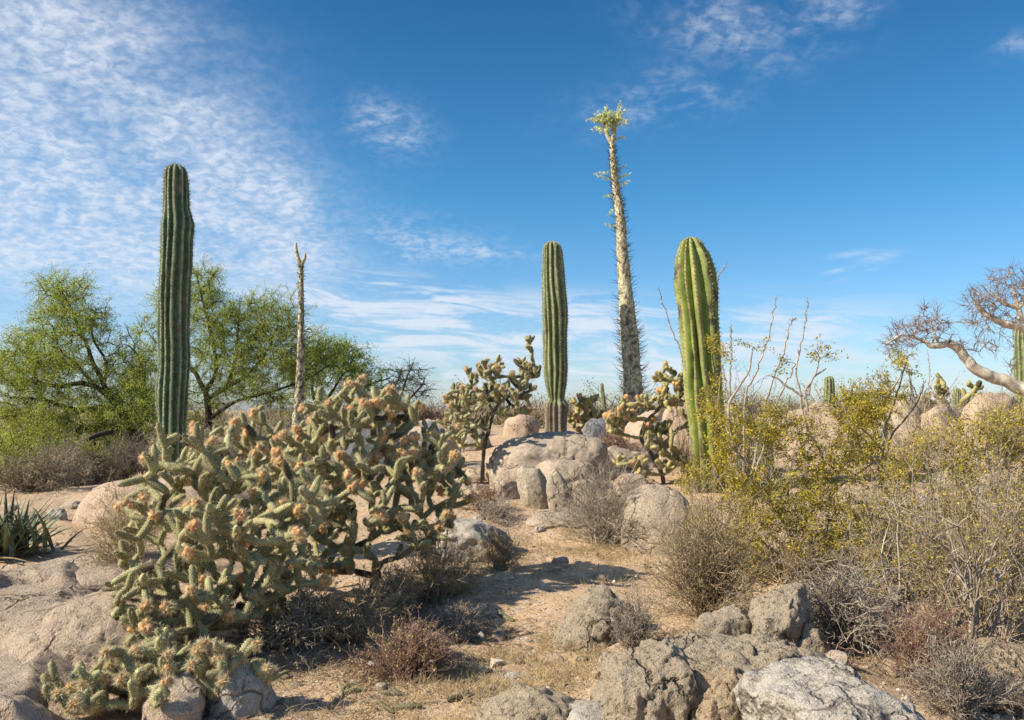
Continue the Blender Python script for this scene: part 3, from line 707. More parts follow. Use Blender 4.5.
# ------------------------------------------------------------------ chollas
def cholla(label, base_px, base_py, Y, blobs, L=.2, rj=.046, seed=1, mat='cholla', fruit=.35, trunk=None, tips=(1, 3), spn=120, group='cholla cacti', limbs=7, hang=.0, old=2.2, fr=.034, sprd=.5, zbase=None):
    """blobs: (px, py, rx, ry, n[, dY[, ry_depth]]) clouds of joint ends the branches grow towards"""
    R = np.random.default_rng(seed)
    if Y is None: b0 = G(base_px, base_py); Y = b0[1]; b0[2] = top(b0[0], Y)
    else:
        b0 = P(base_px, base_py, Y); b0[2] = gz(b0[0], Y)
    tgt = []
    for bl in blobs:
        px, py, rx, ry, n = bl[:5]; dY = bl[5] if len(bl) > 5 else 0; rd = bl[6] if len(bl) > 6 else .5
        for _ in range(n):
            v = rnd_dir(R, 1)[0] * R.random() ** (1 / 2.2)
            yy = Y + dY + v[1] * rd
            q = P(px + v[0] * rx, py - v[2] * ry, yy)
            q[2] = max(q[2], top(q[0], q[1]) + rj * 1.2)
            tgt.append(q)
    tgt = np.array(tgt)
    nodes = [b0 + np.array([0, 0, -.05])]; limb = [-1]; gen = [0]
    tr_pts = [np.array(nodes[0])]
    if trunk:
        for px, py, dy in trunk:
            nodes.append(P(px, py, Y + dy)); limb.append(-1); gen.append(1)
        tr_pts = [nodes[0]] + [np.array(q) for q in nodes[1:]]
    J = []    # (start, end, radius, limb, age)
    order = np.argsort(np.linalg.norm(tgt - b0, axis=1))
    nl = 0
    for k in order:
        t = tgt[k]
        N = np.array(nodes); dd = np.linalg.norm(N - t, axis=1)
        pen = dd + .35 * np.maximum(N[:, 2] - t[2], 0) + np.where(np.array(limb) < 0, .06 * (nl > limbs), 0)
        i = int(np.argmin(pen)); d = dd[i]
        if d < L * .45: continue
        lb = limb[i]
        if lb < 0: lb = nl; nl += 1
        n = max(1, int(round(d / L)))
        cur = N[i].copy()
        for s in range(n):
            fr_ = (s + 1) / n
            nxt = N[i] + (t - N[i]) * fr_
            if s < n - 1: nxt = nxt + R.normal(size=3) * L * .22
            nxt[2] = max(nxt[2], top(nxt[0], nxt[1]) + rj * .8)
            J.append((cur.copy(), nxt.copy(), lb, gen[i] + s + 1))
            nodes.append(nxt.copy()); limb.append(lb); gen.append(gen[i] + s + 1); cur = nxt
    # end joints
    J2 = []; ends = np.array(nodes); starts = set()
    st = np.array([j[0] for j in J])
    FR = []
    for a, b, lb, g in J:
        leafy = np.min(np.linalg.norm(st - b, axis=1)) > 1e-6
        dirn = nrm(b - a)
        cnt = R.integers(tips[0], tips[1] + 1) if leafy else (R.random() < .45) * 1
        for _ in range(int(cnt)):
            d = nrm(dirn * .7 + R.normal(size=3) * sprd + np.array([0, 0, .55 - hang]))
            e = b + d * L * R.uniform(.5, .95)
            e[2] = max(e[2], top(e[0], e[1]) + rj * .8)
            J2.append((b - d * .01, e, lb, g + 1))
            if R.random() < fruit: FR.append((e, d, lb))
        if leafy and R.random() < fruit: FR.append((b, dirn, lb))
    J += J2
    root = empty('cholla_cactus', b0, label, 'cactus', group)
    K, S = 21, 12
    t = np.linspace(0, 1, K)
    prof = np.sqrt(np.clip(1 - np.abs(2 * t - 1) ** 5, .02, 1)) * (0.86 + .2 * np.sin(t * pi * .9 + .3))
    ii, jj = np.meshgrid(np.arange(K), np.arange(S), indexing='ij')
    bp = ((ii + jj) % 2).astype(float); bump = 1 - .13 + .27 * bp
    for lb in sorted(set(j[2] for j in J)):
        js = [j for j in J if j[2] == lb]
        A = np.array([j[0] for j in js]); B = np.array([j[1] for j in js]); g = np.array([j[3] for j in js], float)
        N = len(js)
        ax = B - A; Ln = np.linalg.norm(ax, axis=1, keepdims=True); dr = ax / np.maximum(Ln, 1e-6)
        A = A - dr * rj * .35; B = B + dr * rj * .2
        sag = nrm(np.cross(dr, rnd_dir(R, N)))
        pts = A[:, None] + (B - A)[:, None] * t[None, :, None] + sag[:, None] * (np.sin(t * pi)[None] * Ln * R.uniform(0, .10, (N, 1)))[..., None]
        rad = rj * R.uniform(.82, 1.12, (N, 1)) * prof[None]
        ageh = np.clip((old - g) / 1.6, 0, 1) * .9
        base_dead = np.clip(R.normal(.0, .12, N) + ageh + (R.random(N) < .05) * .8, 0, 1)
        tint = np.zeros((N, K, S, 3))
        tint[..., 0] = bp[None] * R.uniform(.7, 1, (N, 1, 1)) + .08
        tint[..., 1] = R.uniform(.25, .8, N)[:, None, None]
        tint[..., 2] = base_dead[:, None, None]
        mb = MB()
        tubes(mb, pts, rad, S, tint, 0, bump)
        mb.Fc[-1] = pimple_tris(mb.Fc[-1], K, S); mb.M[-1] = np.zeros(len(mb.Fc[-1]), int)
        # spines
        n = N * spn
        q = R.integers(0, N, n); u = R.random(n)
        ki = np.clip((u * (K - 1)).astype(int), 0, K - 2); fr2 = u * (K - 1) - ki
        cpt = pts[q, ki] * (1 - fr2)[:, None] + pts[q, ki + 1] * fr2[:, None]
        crd = rad[q, ki] * (1 - fr2) + rad[q, ki + 1] * fr2
        od = nrm(np.cross(dr[q], rnd_dir(R, n)))
        dd = nrm(od + R.normal(size=(n, 3)) * .45)
        tt = np.stack([R.random(n), R.uniform(.3, .9, n), base_dead[q]], -1)
        spikes(mb, cpt + od * (crd * .95)[:, None], dd, R.uniform(.5, 1.15, n) * rj * 1.15, .0013, R, tt, 1)
        br = mb.build('branch', [M[mat], M['cholla_spine']], root)
        fs = [f for f in FR if f[2] == lb]
        if fs:
            fm = MB(); v, f = ico(2)
            for (e, d, _) in fs:
                m = R.integers(3, 8)
                for _ in range(m):
                    dd = nrm(d + R.normal(size=3) * .8); s = fr * R.uniform(.4, .85)
                    c = e + dd * rj * 1.0 - d * rj * R.uniform(0, 1.2)
                    ax = nrm(d * .5 + dd)
                    vv = v + (v @ ax)[:, None] * ax * .35
                    vv = vv * (1 + .55 * vnoise(v * 4.2 + R.random() * 50, 3))[:, None]
                    fm.add(c + vv * s, f, (R.random(), R.uniform(.3, .8), R.random() * .5))
                    n = 60; o = rnd_dir(R, n)
                    spikes(fm, c + o * s * .95, nrm(o + R.normal(size=(n, 3)) * .3), R.uniform(.5, 1.2, n) * .032, .0018, R, np.stack([R.random(n), R.uniform(.3, .8, n), 0 * o[:, 0]], -1), 1)
            fm.build('fruit_cluster', [M['fruit'], M['cholla_spine']], br)
    tm = MB()
    tp = np.array(tr_pts) if trunk else np.array([b0 + [0, 0, -.08], b0 + [.0, 0, L * .25], b0 + [0.01, 0.01, L * .7]])
    c = spline(tp, 24)
    tubes(tm, c, np.linspace(rj * 1.25, rj * .8, 24) * (1 + .12 * R.normal(size=24)), 10, np.stack([R.random((24, 10)), R.random((24, 10)), np.zeros((24, 10))], -1)[None])
    tm.build('trunk', M['old_stem'], root)
    return root

cholla('broad foreground cholla thicket, left half with pale upright joints', 245, 640, None,
       [(160, 500, 30, 45, 35, -.1, .35), (205, 470, 34, 40, 41, .1, .4), (152, 575, 30, 45, 41, -.3, .35), (215, 545, 45, 50, 70, -.25, .4), (245, 500, 40, 40, 43, .2, .4),
        (190, 620, 42, 40, 51, -.35, .3), (270, 560, 40, 50, 47, -.1, .4), (240, 600, 40, 34, 31, -.2, .35), (150, 650, 34, 22, 28, -.5, .25), (300, 510, 30, 40, 31, .1, .4), (128, 560, 10, 12, 3, -.3, .2), (140, 520, 8, 16, 4, -.1, .2), (165, 455, 8, 14, 3, 0, .2), (225, 440, 10, 12, 4, .1, .2), (120, 610, 14, 14, 6, -.3, .2)],
       L=.175, rj=.0200, seed=21, fruit=.18, limbs=14, old=3.8, sprd=.75, tips=(2, 4), fr=.028)
cholla('broad foreground cholla thicket, right half with peach fruit on its crest', 372, 590, None,
       [(335, 430, 34, 32, 37, .0, .4), (380, 420, 36, 28, 43, .1, .4), (345, 480, 42, 40, 55, -.2, .4), (400, 475, 45, 38, 64, .0, .45), (430, 470, 30, 40, 35, .1, .4),
        (330, 530, 42, 35, 43, -.3, .3), (385, 515, 45, 30, 41, -.2, .35), (445, 520, 16, 20, 7, 0, .3), (415, 545, 22, 14, 7, -.1, .3), (430, 520, 22, 16, 9, 0, .3), (345, 400, 34, 10, 9, .1, .3), (300, 470, 25, 35, 28, 0, .4), (300, 570, 30, 26, 20, -.3, .3), (350, 560, 34, 24, 20, -.25, .3), (455, 490, 12, 20, 7, .1, .2)],
       L=.175, rj=.0205, seed=33, fruit=.28, limbs=14, old=3.8, sprd=.75, tips=(2, 4), fr=.030)
cholla('cholla behind the foreground thicket with two stubby upright joints on top', 232, 560, 7.6,
       [(200, 448, 12, 14, 8, 0, .2), (190, 470, 25, 25, 27, 0, .3), (250, 436, 26, 20, 27, 0, .3), (240, 470, 40, 30, 41, 0, .4), (285, 460, 30, 30, 33, 0, .4), (290, 444, 22, 14, 14, 0, .3)],
       L=.175, rj=.0225, seed=37, fruit=.28, limbs=9, old=2.6, sprd=.75, tips=(2, 3), fr=.030)
cholla('low sprawling cholla at the bottom left edge of the bedrock, lowest of its kind', 120, 712, None,
       [(58, 690, 10, 18, 9, -.05, .1), (92, 682, 18, 22, 18, -.05, .15), (130, 674, 24, 28, 30, 0, .15), (165, 664, 22, 26, 24, .05, .15), (80, 708, 30, 10, 12, -.15, .1), (145, 700, 24, 12, 14, -.15, .1), (120, 650, 12, 14, 8, .15, .1)],
       L=.105, rj=.0185, seed=41, fruit=.3, fr=.015, limbs=8, tips=(1, 4), spn=110, sprd=.7)
cholla('small cholla with orange tipped joints creeping over the shaded rock at the bottom', 205, 708, None,
       [(190, 676, 16, 22, 14, 0, .1), (222, 668, 22, 24, 18, -.05, .1), (258, 684, 14, 28, 14, 0, .1), (215, 702, 30, 10, 10, -.1, .1)],
       L=.10, rj=.018, seed=43, fruit=.35, fr=.015, limbs=6, tips=(1, 4), spn=110, sprd=.7)
cholla('tree cholla on a dark bare trunk with one tall whorled shoot', 482, 474, 11.4,
       [(470, 392, 22, 18, 45, -.2, .3), (490, 372, 12, 12, 18, 0, .2), (500, 395, 22, 14, 27, .0, .3), (517, 385, 16, 22, 31, 0, .2), (530, 352, 4, 8, 7, 0, .05), (528, 370, 14, 10, 22, 0, .15), (531, 340, 2, 5, 4, 0, .03), (495, 365, 10, 8, 8, 0, .1),
        (456, 425, 12, 30, 20, -.2, .2), (464, 425, 12, 25, 31, -.2, .2), (458, 405, 8, 12, 14, 0, .2), (478, 440, 10, 16, 18, -.1, .2), (510, 410, 18, 8, 14, 0, .2)],
       L=.115, rj=.0215, seed=51, fruit=.28, fr=.017, tips=(2, 4), trunk=[(484, 450, 0), (489, 430, 0), (494, 412, 0), (500, 402, 0)], limbs=8, old=1.2, spn=60)
cholla('dark trunked cholla with yellow green crown left of the light green cactus', 664, 492, 10.9,
       [(688, 410, 8, 24, 10, .2, .2), (640, 470, 10, 10, 8, -.1, .1), (628, 415, 18, 12, 31, 0, .2), (612, 425, 9, 12, 18, 0, .2), (650, 402, 14, 8, 18, 0, .2), (668, 375, 16, 8, 27, 0, .2), (672, 395, 14, 18, 31, 0, .25), (627, 462, 14, 6, 14, -.1, .1), (655, 440, 20, 18, 27, 0, .3), (668, 455, 14, 20, 27, 0, .2), (680, 385, 8, 12, 14, .1, .1)],
       L=.105, rj=.0225, seed=57, tips=(2, 4), mat='cholla_y', fruit=.1, trunk=[(662, 475, 0), (652, 455, 0), (641, 438, 0), (648, 420, 0), (662, 405, 0), (668, 388, 0)], limbs=8, old=1.2, spn=60)
cholla('small yellow green cholla right of the slim olive cactus', 585, 436, 15.0,
       [(585, 405, 14, 8, 27, 0, .2), (590, 418, 14, 12, 31, 0, .2), (576, 422, 8, 10, 18, 0, .2)],
       L=.14, rj=.031, seed=61, tips=(2, 4), mat='cholla_y', fruit=.1, limbs=6, spn=30)
cholla('far cholla on the right skyline, left one of the far pair', 936, 416, 24,
       [(926, 400, 8, 6, 8, 0, .2), (941, 390, 6, 12, 12, 0, .2), (945, 402, 10, 6, 8, 0, .2)],
       L=.22, rj=.06, seed=63, mat='cholla_y', fruit=.0, limbs=5, spn=20)
cholla('far cholla right of the smallest far cactus', 976, 416, 23,
       [(976, 388, 8, 6, 8, 0, .2), (968, 400, 10, 6, 8, 0, .2), (984, 400, 8, 6, 8, 0, .2)],
       L=.22, rj=.06, seed=65, mat='cholla_y', fruit=.0, limbs=5, spn=20)

# ------------------------------------------------------------------ trees
def tree(name, label, base_px, Y, limbs, blobs, leafmat, barkmat, seed, leaf=(.04, .016), per=14, r0=.09, twr=.007, group=None, cat='tree', sub=(3, 6), subL=(.18, .42), droop=.15, tints=(.4, .2), trunk_name='trunk', crown_name='crown', leaf_off=.05, base_py=None, gz_off=0., bare=0., twb=0.):
    R = np.random.default_rng(seed)
    b = P(base_px, base_py if base_py else 470, Y); b[2] = gz(b[0], Y) + gz_off
    root = empty(name, b, label, cat, group)
    wm = MB(); lm = MB()
    nodes = []
    for q in limbs:
        pts = [P(a[0], a[1], Y + (a[2] if len(a) > 2 else 0)) for a in q[2:]]
        if q[0] == 'base': pts = [b - [0, 0, .1]] + pts; ra, rb = q[1]
        else: ra, rb = q[1]
        n = max(10, int(6 * len(pts)))
        s = spline(pts, n); jt = R.normal(size=(n - 2, 3)) * min(ra * .28, .004 + ra * .05); jt[1:-1] = (jt[:-2] + jt[1:-1] + jt[2:]) / 2; s[1:-1] += jt
        tubes(wm, s, np.linspace(ra, rb, n), 8, np.stack([R.random((n, 8)), R.random((n, 8)) * .6 + .2, np.zeros((n, 8))], -1)[None])
        nodes.append(s[int(n * (.35 if q[0] == 'base' else .15)):])
    N = np.concatenate(nodes)
    org = b
    T = []
    for bl in blobs:
        px, py, rx, ry, n = bl[:5]; dY = bl[5] if len(bl) > 5 else 0; rd = bl[6] if len(bl) > 6 else rx * Y / F
        v = rnd_dir(R, n) * (R.random((n, 1)) ** (1 / 2.4))
        for w in v: T.append(P(px + w[0] * rx, py - w[2] * ry, Y + dY + w[1] * rd))
    T = np.array(T)
    # nearest first, so that twigs fork from twigs
    rem = list(np.argsort(np.min(np.linalg.norm(T[:, None] - N[None], axis=2), axis=1)))
    W5 = []; WR = []
    cap = N
    tt = np.linspace(0, 1, 6)
    for k in rem:
        t = T[k]; dd = np.linalg.norm(cap - t, axis=1) + .25 * np.maximum(cap[:, 2] - t[2], 0)
        i = int(np.argmin(dd)); a = cap[i]; d = np.linalg.norm(t - a)
        if d < .05: continue
        m = (a + t) / 2 + np.array([0, 0, 1]) * d * R.uniform(-.02, .2) + R.normal(size=3) * d * .1
        q = a * ((1 - tt) ** 2)[:, None] + m * (2 * tt * (1 - tt))[:, None] + t * (tt ** 2)[:, None]
        q[1:-1] += R.normal(size=(4, 3)) * d * .02
        W5.append(q); rr = twr * (1 + min(d, 1.5) * .9); WR.append(np.linspace(rr, twr * .6, 6))
        cap = np.concatenate([cap, q[2:]])
    W5 = np.array(W5); WR = np.array(WR)
    tubes(wm, W5, WR, 4, np.stack([R.random(len(W5)), R.random(len(W5)), 0 * W5[:, 0, 0] + twb * .7], -1))
    # twiglets
    ns = R.integers(sub[0], sub[1] + 1, len(W5)); ix = np.repeat(np.arange(len(W5)), ns); n = len(ix)
    tp = R.integers(2, 6, n); o = W5[ix, tp]; td = nrm(W5[ix, 5] - W5[ix, 3])
    d = nrm(td * .8 + R.normal(size=(n, 3)) * .65 + np.array([0, 0, .1]))
    Ls = R.uniform(*subL, n)
    t4 = np.linspace(0, 1, 4)
    q = o[:, None] + d[:, None] * (Ls[:, None] * t4)[..., None] - np.array([0, 0, 1.]) * (Ls[:, None] * droop * t4 ** 2)[..., None]
    q[:, 1:] += R.normal(size=(n, 3, 3)) * (Ls * .05)[:, None, None]
    tubes(wm, q, np.array([.5, .4, .3, .12]) * twr, 3, np.stack([R.random(n), R.random(n), 0 * Ls + twb], -1))
    wm.build(trunk_name, M[barkmat], root)
    if per:
        keep = R.random(n) > bare
        q = q[keep]; Ls = Ls[keep]; n = len(q)
        clump = np.clip(tints[0] + tints[1] * R.normal(size=n) * 1.2, 0, 1)
        ii = np.repeat(np.arange(n), per); u = R.random(len(ii)) * 2.99
        k = u.astype(int); fr = (u - k)[:, None]
        c = q[ii, k] * (1 - fr) + q[ii, k + 1] * fr + R.normal(size=(len(ii), 3)) * leaf_off * .5
        d = nrm(R.normal(size=(len(ii), 3)) + nrm(q[ii, 3] - q[ii, 0]) * .8 - np.array([0, 0, .15]))
        t = np.stack([np.clip(clump[ii] + R.normal(size=len(ii)) * .2, 0, 1), R.random(len(ii)), (R.random(len(ii)) < .10) * R.random(len(ii))], -1)
        leaves(lm, c, d, leaf[0] * R.uniform(.6, 1.3, len(ii)), leaf[1] * R.uniform(.7, 1.3, len(ii)), R, t)
        lm.build(crown_name, M[leafmat], root, False)
    return root

tree('mesquite_tree', 'spreading yellow green tree with dark arching limbs at the left edge', 158, 15.5,
     [('base', (.095, .045), (148, 455), (138, 440), (118, 430), (85, 430), (55, 440), (25, 462)),
      ('l', (.07, .02), (140, 444), (131, 425), (110, 408), (80, 410), (45, 400), (10, 398)),
      ('l', (.06, .02), (131, 426), (112, 400), (88, 384), (60, 386), (40, 382), (30, 362)),
      ('l', (.05, .015), (112, 400), (98, 372), (84, 340), (72, 312), (60, 288)),
      ('l', (.035, .012), (104, 386), (106, 362), (92, 335), (96, 310)),
      ('l', (.04, .012), (96, 388), (80, 368), (62, 352), (52, 325)),
      ('l', (.04, .012), (150, 458, .5), (140, 430, .8), (146, 395, .8), (140, 360, .6), (128, 345, .5)),
      ('l', (.05, .02), (120, 430, -.4), (90, 438, -.8), (60, 460, -1), (35, 485, -1.2))],
     [(60, 292, 30, 22, 70), (75, 318, 38, 26, 90), (45, 345, 45, 30, 130), (12, 368, 28, 25, 70), (60, 372, 45, 25, 100), (118, 345, 20, 25, 25), (126, 378, 32, 30, 90), (112, 410, 48, 26, 150),
      (30, 402, 42, 26, 110), (22, 440, 40, 34, 120, -.6), (60, 455, 46, 20, 90, -.8), (112, 462, 30, 12, 40, -.6), (10, 470, 30, 16, 50, -.8), (70, 425, 50, 18, 60), (-30, 390, 40, 50, 80), (112, 445, 35, 16, 50, .8), (145, 420, 22, 40, 60, 1), (98, 322, 12, 28, 14)],
     'leaf_mesq', 'bark_dark', 71, per=29, leaf=(.029, .011), tints=(.45, .25), sub=(3, 6))
tree('mesquite_tree', 'rounded yellow green tree behind the tallest cactus with a dark upright trunk', 207, 17,
     [('base', (.10, .05), (207, 440), (208, 410), (205, 388)),
      ('l', (.05, .015), (205, 392), (196, 375), (186, 362), (178, 335), (172, 305)),
      ('l', (.05, .015), (206, 390), (216, 372), (212, 340), (205, 310), (198, 280)),
      ('l', (.05, .015), (208, 398), (226, 388), (250, 372), (268, 350), (278, 325)),
      ('l', (.04, .012), (228, 386), (235, 360), (238, 330), (240, 305)),
      ('l', (.04, .012), (208, 420), (235, 402), (270, 392), (305, 380), (330, 365)),
      ('l', (.03, .012), (186, 364), (165, 350), (150, 335))],
     [(200, 288, 22, 24, 70), (212, 320, 35, 30, 110), (245, 322, 32, 28, 100), (276, 318, 30, 30, 100), (225, 355, 48, 26, 130), (270, 355, 42, 28, 110), (305, 352, 28, 28, 60), (150, 345, 18, 35, 50), (145, 385, 20, 30, 40),
      (235, 388, 60, 20, 90), (185, 410, 40, 24, 70, .6), (285, 390, 45, 20, 60), (172, 310, 20, 26, 40)],
     'leaf_mesq', 'bark_dark', 73, per=27, tints=(.35, .25), leaf=(.030, .0115))
tree('mesquite_tree', 'smaller green tree with open branches right of the thin boojum', 318, 19,
     [('base', (.07, .04), (318, 425), (320, 410)), ('l', (.04, .012), (320, 412), (332, 392), (345, 372), (358, 352)), ('l', (.04, .012), (319, 415), (312, 390), (316, 365), (322, 348)), ('l', (.035, .012), (322, 410), (345, 395), (368, 385), (390, 378))],
     [(322, 355, 24, 16, 70), (345, 358, 26, 16, 70), (335, 378, 40, 16, 60), (300, 372, 24, 22, 50), (372, 382, 24, 14, 30), (390, 395, 20, 14, 16), (310, 400, 40, 18, 30)],
     'leaf_mesq2', 'bark_dark', 75, per=16, tints=(.35, .25), leaf=(.045, .018))
tree('bare_tree', 'leafless dark branching bush tree above the crest of the big cholla', 396, 18,
     [('base', (.05, .03), (397, 425), (398, 408)), ('l', (.03, .008), (398, 410), (402, 392), (408, 375), (414, 362)), ('l', (.03, .008), (398, 412), (392, 395), (398, 380), (402, 368)), ('l', (.03, .008), (399, 410), (410, 398), (420, 388), (424, 380)), ('l', (.03, .008), (397, 412), (382, 400), (374, 388))],
     [(405, 376, 22, 16, 60), (388, 395, 26, 12, 40), (418, 390, 14, 12, 30)],
     'leaf_mesq2', 'bark_dark', 77, per=2, leaf=(.03, .012), twr=.009)
tree('elephant_tree', 'white barked elephant tree with an arched limb and purplish twigs at right edge', 1050, 13.0,
     [('base', (.15, .12), (1052, 430), (1040, 398)),
      ('l', (.105, .06), (1044, 402), (1018, 387), (995, 377), (978, 370), (966, 358), (956, 346), (948, 343)),
      ('l', (.06, .028), (948, 343), (938, 345), (930, 345), (921, 339)),
      ('l', (.02, .01), (940, 345), (934, 332), (930, 318)), ('l', (.02, .01), (926, 342), (914, 338), (900, 336), (886, 344)), ('l', (.018, .009), (932, 345), (936, 330), (942, 320)),
      ('l', (.12, .07), (1046, 405), (1042, 370), (1036, 340), (1022, 326)),
      ('l', (.07, .03), (1022, 326), (1008, 324), (996, 320), (984, 312), (976, 304)), ('l', (.05, .02), (1022, 326), (1018, 305), (1012, 285)), ('l', (.04, .015), (1018, 308), (1002, 302), (990, 292)), ('l', (.04, .015), (1018, 308), (1032, 285), (1042, 275))],
     [(908, 334, 26, 16, 64), (930, 320, 16, 15, 40), (942, 330, 14, 12, 24), (892, 345, 12, 10, 26), (1008, 285, 24, 20, 60), (982, 300, 24, 18, 54), (976, 320, 16, 16, 30), (1000, 318, 22, 20, 40), (986, 342, 14, 14, 18), (1040, 285, 25, 25, 60), (962, 345, 10, 8, 12), (1014, 360, 6, 18, 12)],
     'dry_leaf', 'white_bark', 79, per=0, twr=.007, twb=1., sub=(4, 7), subL=(.08, .24), droop=0)

# ------------------------------------------------------------------ dry bushes
def bush(label, px, pyb, hw, h, n=120, mat='twig_grey', seed=1, lean=(0, 0), Y=None, rad=.0035, leafm=None, nl=0, leaf=(.014, .006), spread=1.0, sub=5, name='dry_bush', cat='bush', group=None, curve=.25, tb=.0, depth=1.0, sub2=5):
    R = np.random.default_rng(seed)
    b = G(px, pyb) if Y is None else P(px, pyb, Y)
    if Y is not None: b[2] = gz(b[0], Y)
    Yc = b[1]; a = hw * Yc / F; hh = h * Yc / F
    b = b + np.array([0, a * .3 * depth, 0]); b[2] = gz(b[0], b[1])
    root = empty(name, b, label, cat, group)
    mb = MB()
    ncl = int(R.integers(5, 9)); ca = R.random(ncl) * 2 * pi; cr_ = np.sqrt(R.random(ncl)) * spread; ch = R.uniform(.55, 1.05, ncl); ic = R.integers(0, ncl, n)
    qx = np.cos(ca[ic]) * cr_[ic] + R.normal(size=n) * .26; qy = np.sin(ca[ic]) * cr_[ic] + R.normal(size=n) * .26
    an = np.arctan2(qy, qx); rr = np.minimum(np.hypot(qx, qy), 1.15) * np.where(R.random(n) < .15, .5, 1)
    tip = np.stack([np.cos(an) * rr * a, np.sin(an) * rr * a * depth, hh * np.sqrt(np.clip(1.02 - rr ** 2 * .75, .05, 1)) * ch[ic] * R.uniform(.55, 1.12, n)], -1) + np.array([lean[0] * a, 0, lean[1] * hh])
    ft = np.stack([R.normal(size=n) * a * .10, R.normal(size=n) * a * .10 * depth, np.full(n, -.02)], -1)
    K = 7; t = np.linspace(0, 1, K)
    ctrl = ft + (tip - ft) * .5 + np.stack([0 * an, 0 * an, hh * curve * (R.random(n) - .2)], -1)
    pts = ft[:, None] * ((1 - t) ** 2)[None, :, None] + ctrl[:, None] * (2 * t * (1 - t))[None, :, None] + tip[:, None] * (t ** 2)[None, :, None]
    pts[:, 1:] += np.cumsum(R.normal(size=(n, K - 1, 3)), 1) * hh * .024
    T0 = np.stack([R.random(n), R.random(n), np.full(n, tb) * R.random(n)], -1)
    tubes(mb, pts + b, np.linspace(1.15, .35, K) * rad, 3, T0)
    m = n * sub; ix = np.repeat(np.arange(n), sub); u = R.uniform(1.5, K - 1.01, m); k = u.astype(int); fr = (u - k)[:, None]
    o = pts[ix, k] * (1 - fr) + pts[ix, k + 1] * fr; td = nrm(pts[ix, k + 1] - pts[ix, k])
    d = nrm(td + R.normal(size=(m, 3)) * .6); L = R.uniform(.08, .34, m) * (hh + a) * .6
    t4 = np.linspace(0, 1, 4)
    q = o[:, None] + d[:, None] * (L[:, None] * t4)[..., None]; q[:, 1:] += np.cumsum(R.normal(size=(m, 3, 3)), 1) * (L * .06)[:, None, None]
    gmin = -.0
    q[..., 2] = np.maximum(q[..., 2], gmin)
    tubes(mb, q + b, np.array([.62, .5, .38, .2]) * rad, 3, np.stack([R.random(m), R.random(m), tb * R.random(m)], -1))
    m2 = m * sub2; ix = np.repeat(np.arange(m), sub2); k = R.integers(1, 4, m2); o = q[ix, k]
    d = nrm(nrm(q[ix, 3] - q[ix, 0]) + R.normal(size=(m2, 3)) * .7); L2 = R.uniform(.25, .6, m2) * L[ix]
    e = np.stack([o, o + d * (L2 * .5)[:, None] + R.normal(size=(m2, 3)) * .003, o + d * L2[:, None]], 1)
    e[..., 2] = np.maximum(e[..., 2], gmin)
    tubes(mb, e + b, np.array([.42, .34, .18]) * rad, 3, np.stack([R.random(m2), R.random(m2), tb * R.random(m2)], -1))
    mb.build('twigs', M[mat], root)
    if nl:
        lm = MB(); ii = R.integers(0, m2, nl); u = R.random(nl)[:, None]
        c = e[ii, 0] * (1 - u) + e[ii, 2] * u + b
        leaves(lm, c, rnd_dir(R, nl), leaf[0] * R.uniform(.6, 1.4, nl), leaf[1] * R.uniform(.7, 1.3, nl), R, np.stack([R.random(nl), R.random(nl), (R.random(nl) < .4) * R.random(nl)], -1))
        lm.build('dry_leaves', M[leafm], root, False)
    return root

bush('rounded grey leafless bush in front of the big cracked boulder', 606, 546, 50, 88, 150, 'twig_grey', 101, lean=(-.05, 0), rad=.0035, curve=.15)
bush('tall brown dry bush beside the round boulder, left of the creosote', 712, 622, 56, 122, 190, 'twig_brown', 102, rad=.0034, leafm='dry_leaf', nl=2600, leaf=(.016, .006), tb=.5, curve=.1, spread=.85)
bush('pale grey twiggy bush leaning on the left end of the cracked boulder', 520, 474, 28, 52, 90, 'twig_grey', 103, Y=11.6, rad=.004)
bush('dry straw coloured bush between the long boulder and the cholla', 118, 572, 40, 92, 130, 'twig_brown', 104, leafm='dry_leaf', nl=3200, leaf=(.016, .007), rad=.003, lean=(.2, 0))
bush('small straw coloured tuft bush on the path beside the angular grey rock', 499, 572, 22, 48, 100, 'twig_brown', 105, rad=.0032, spread=.8)
bush('low brown leafy bush at the foot of the foreground cholla', 405, 684, 52, 58, 170, 'twig_red', 106, leafm='dry_leaf', nl=3000, leaf=(.015, .007), rad=.003)
bush('dark dead brush under the right side of the foreground cholla', 345, 648, 76, 58, 130, 'twig_brown', 107, rad=.004, tb=.4, leafm='dry_leaf', nl=3000, curve=.5)
bush('dark tangle of dead stems between the two halves of the foreground cholla', 285, 652, 58, 64, 120, 'twig_grey', 133, rad=.004, tb=.5, curve=.5, leafm='dry_leaf', nl=900)
bush('brown dry brush right of the foreground cholla trunk', 400, 618, 42, 56, 90, 'twig_brown', 134, rad=.003, tb=.2, leafm='dry_leaf', nl=1800)
bush('grey brown thin stemmed bush between cholla and angular rock', 435, 608, 42, 84, 120, 'twig_brown', 108, leafm='dry_leaf', nl=1500, rad=.003)
bush('low grey dead bush lying in the cholla shadow on the path', 462, 632, 36, 28, 70, 'twig_grey', 109, rad=.0032, tb=.1)
bush('small dark twiggy bush beside the cone shaped rock', 636, 654, 24, 58, 90, 'twig_grey', 110, rad=.003, tb=.5)
bush('tangle of grey dead branches on the ground below the creosote', 850, 655, 86, 84, 150, 'twig_grey', 111, rad=.005, tb=.3, sub=4, curve=.7)
bush('reddish brown twig bush behind the broad grey slab', 925, 694, 56, 84, 130, 'twig_red', 112, rad=.003, leafm='dry_leaf', nl=1800)
bush('grey twig bush in the bottom right corner beside the broad slab', 968, 722, 46, 76, 130, 'twig_grey', 113, rad=.0035, tb=.3)
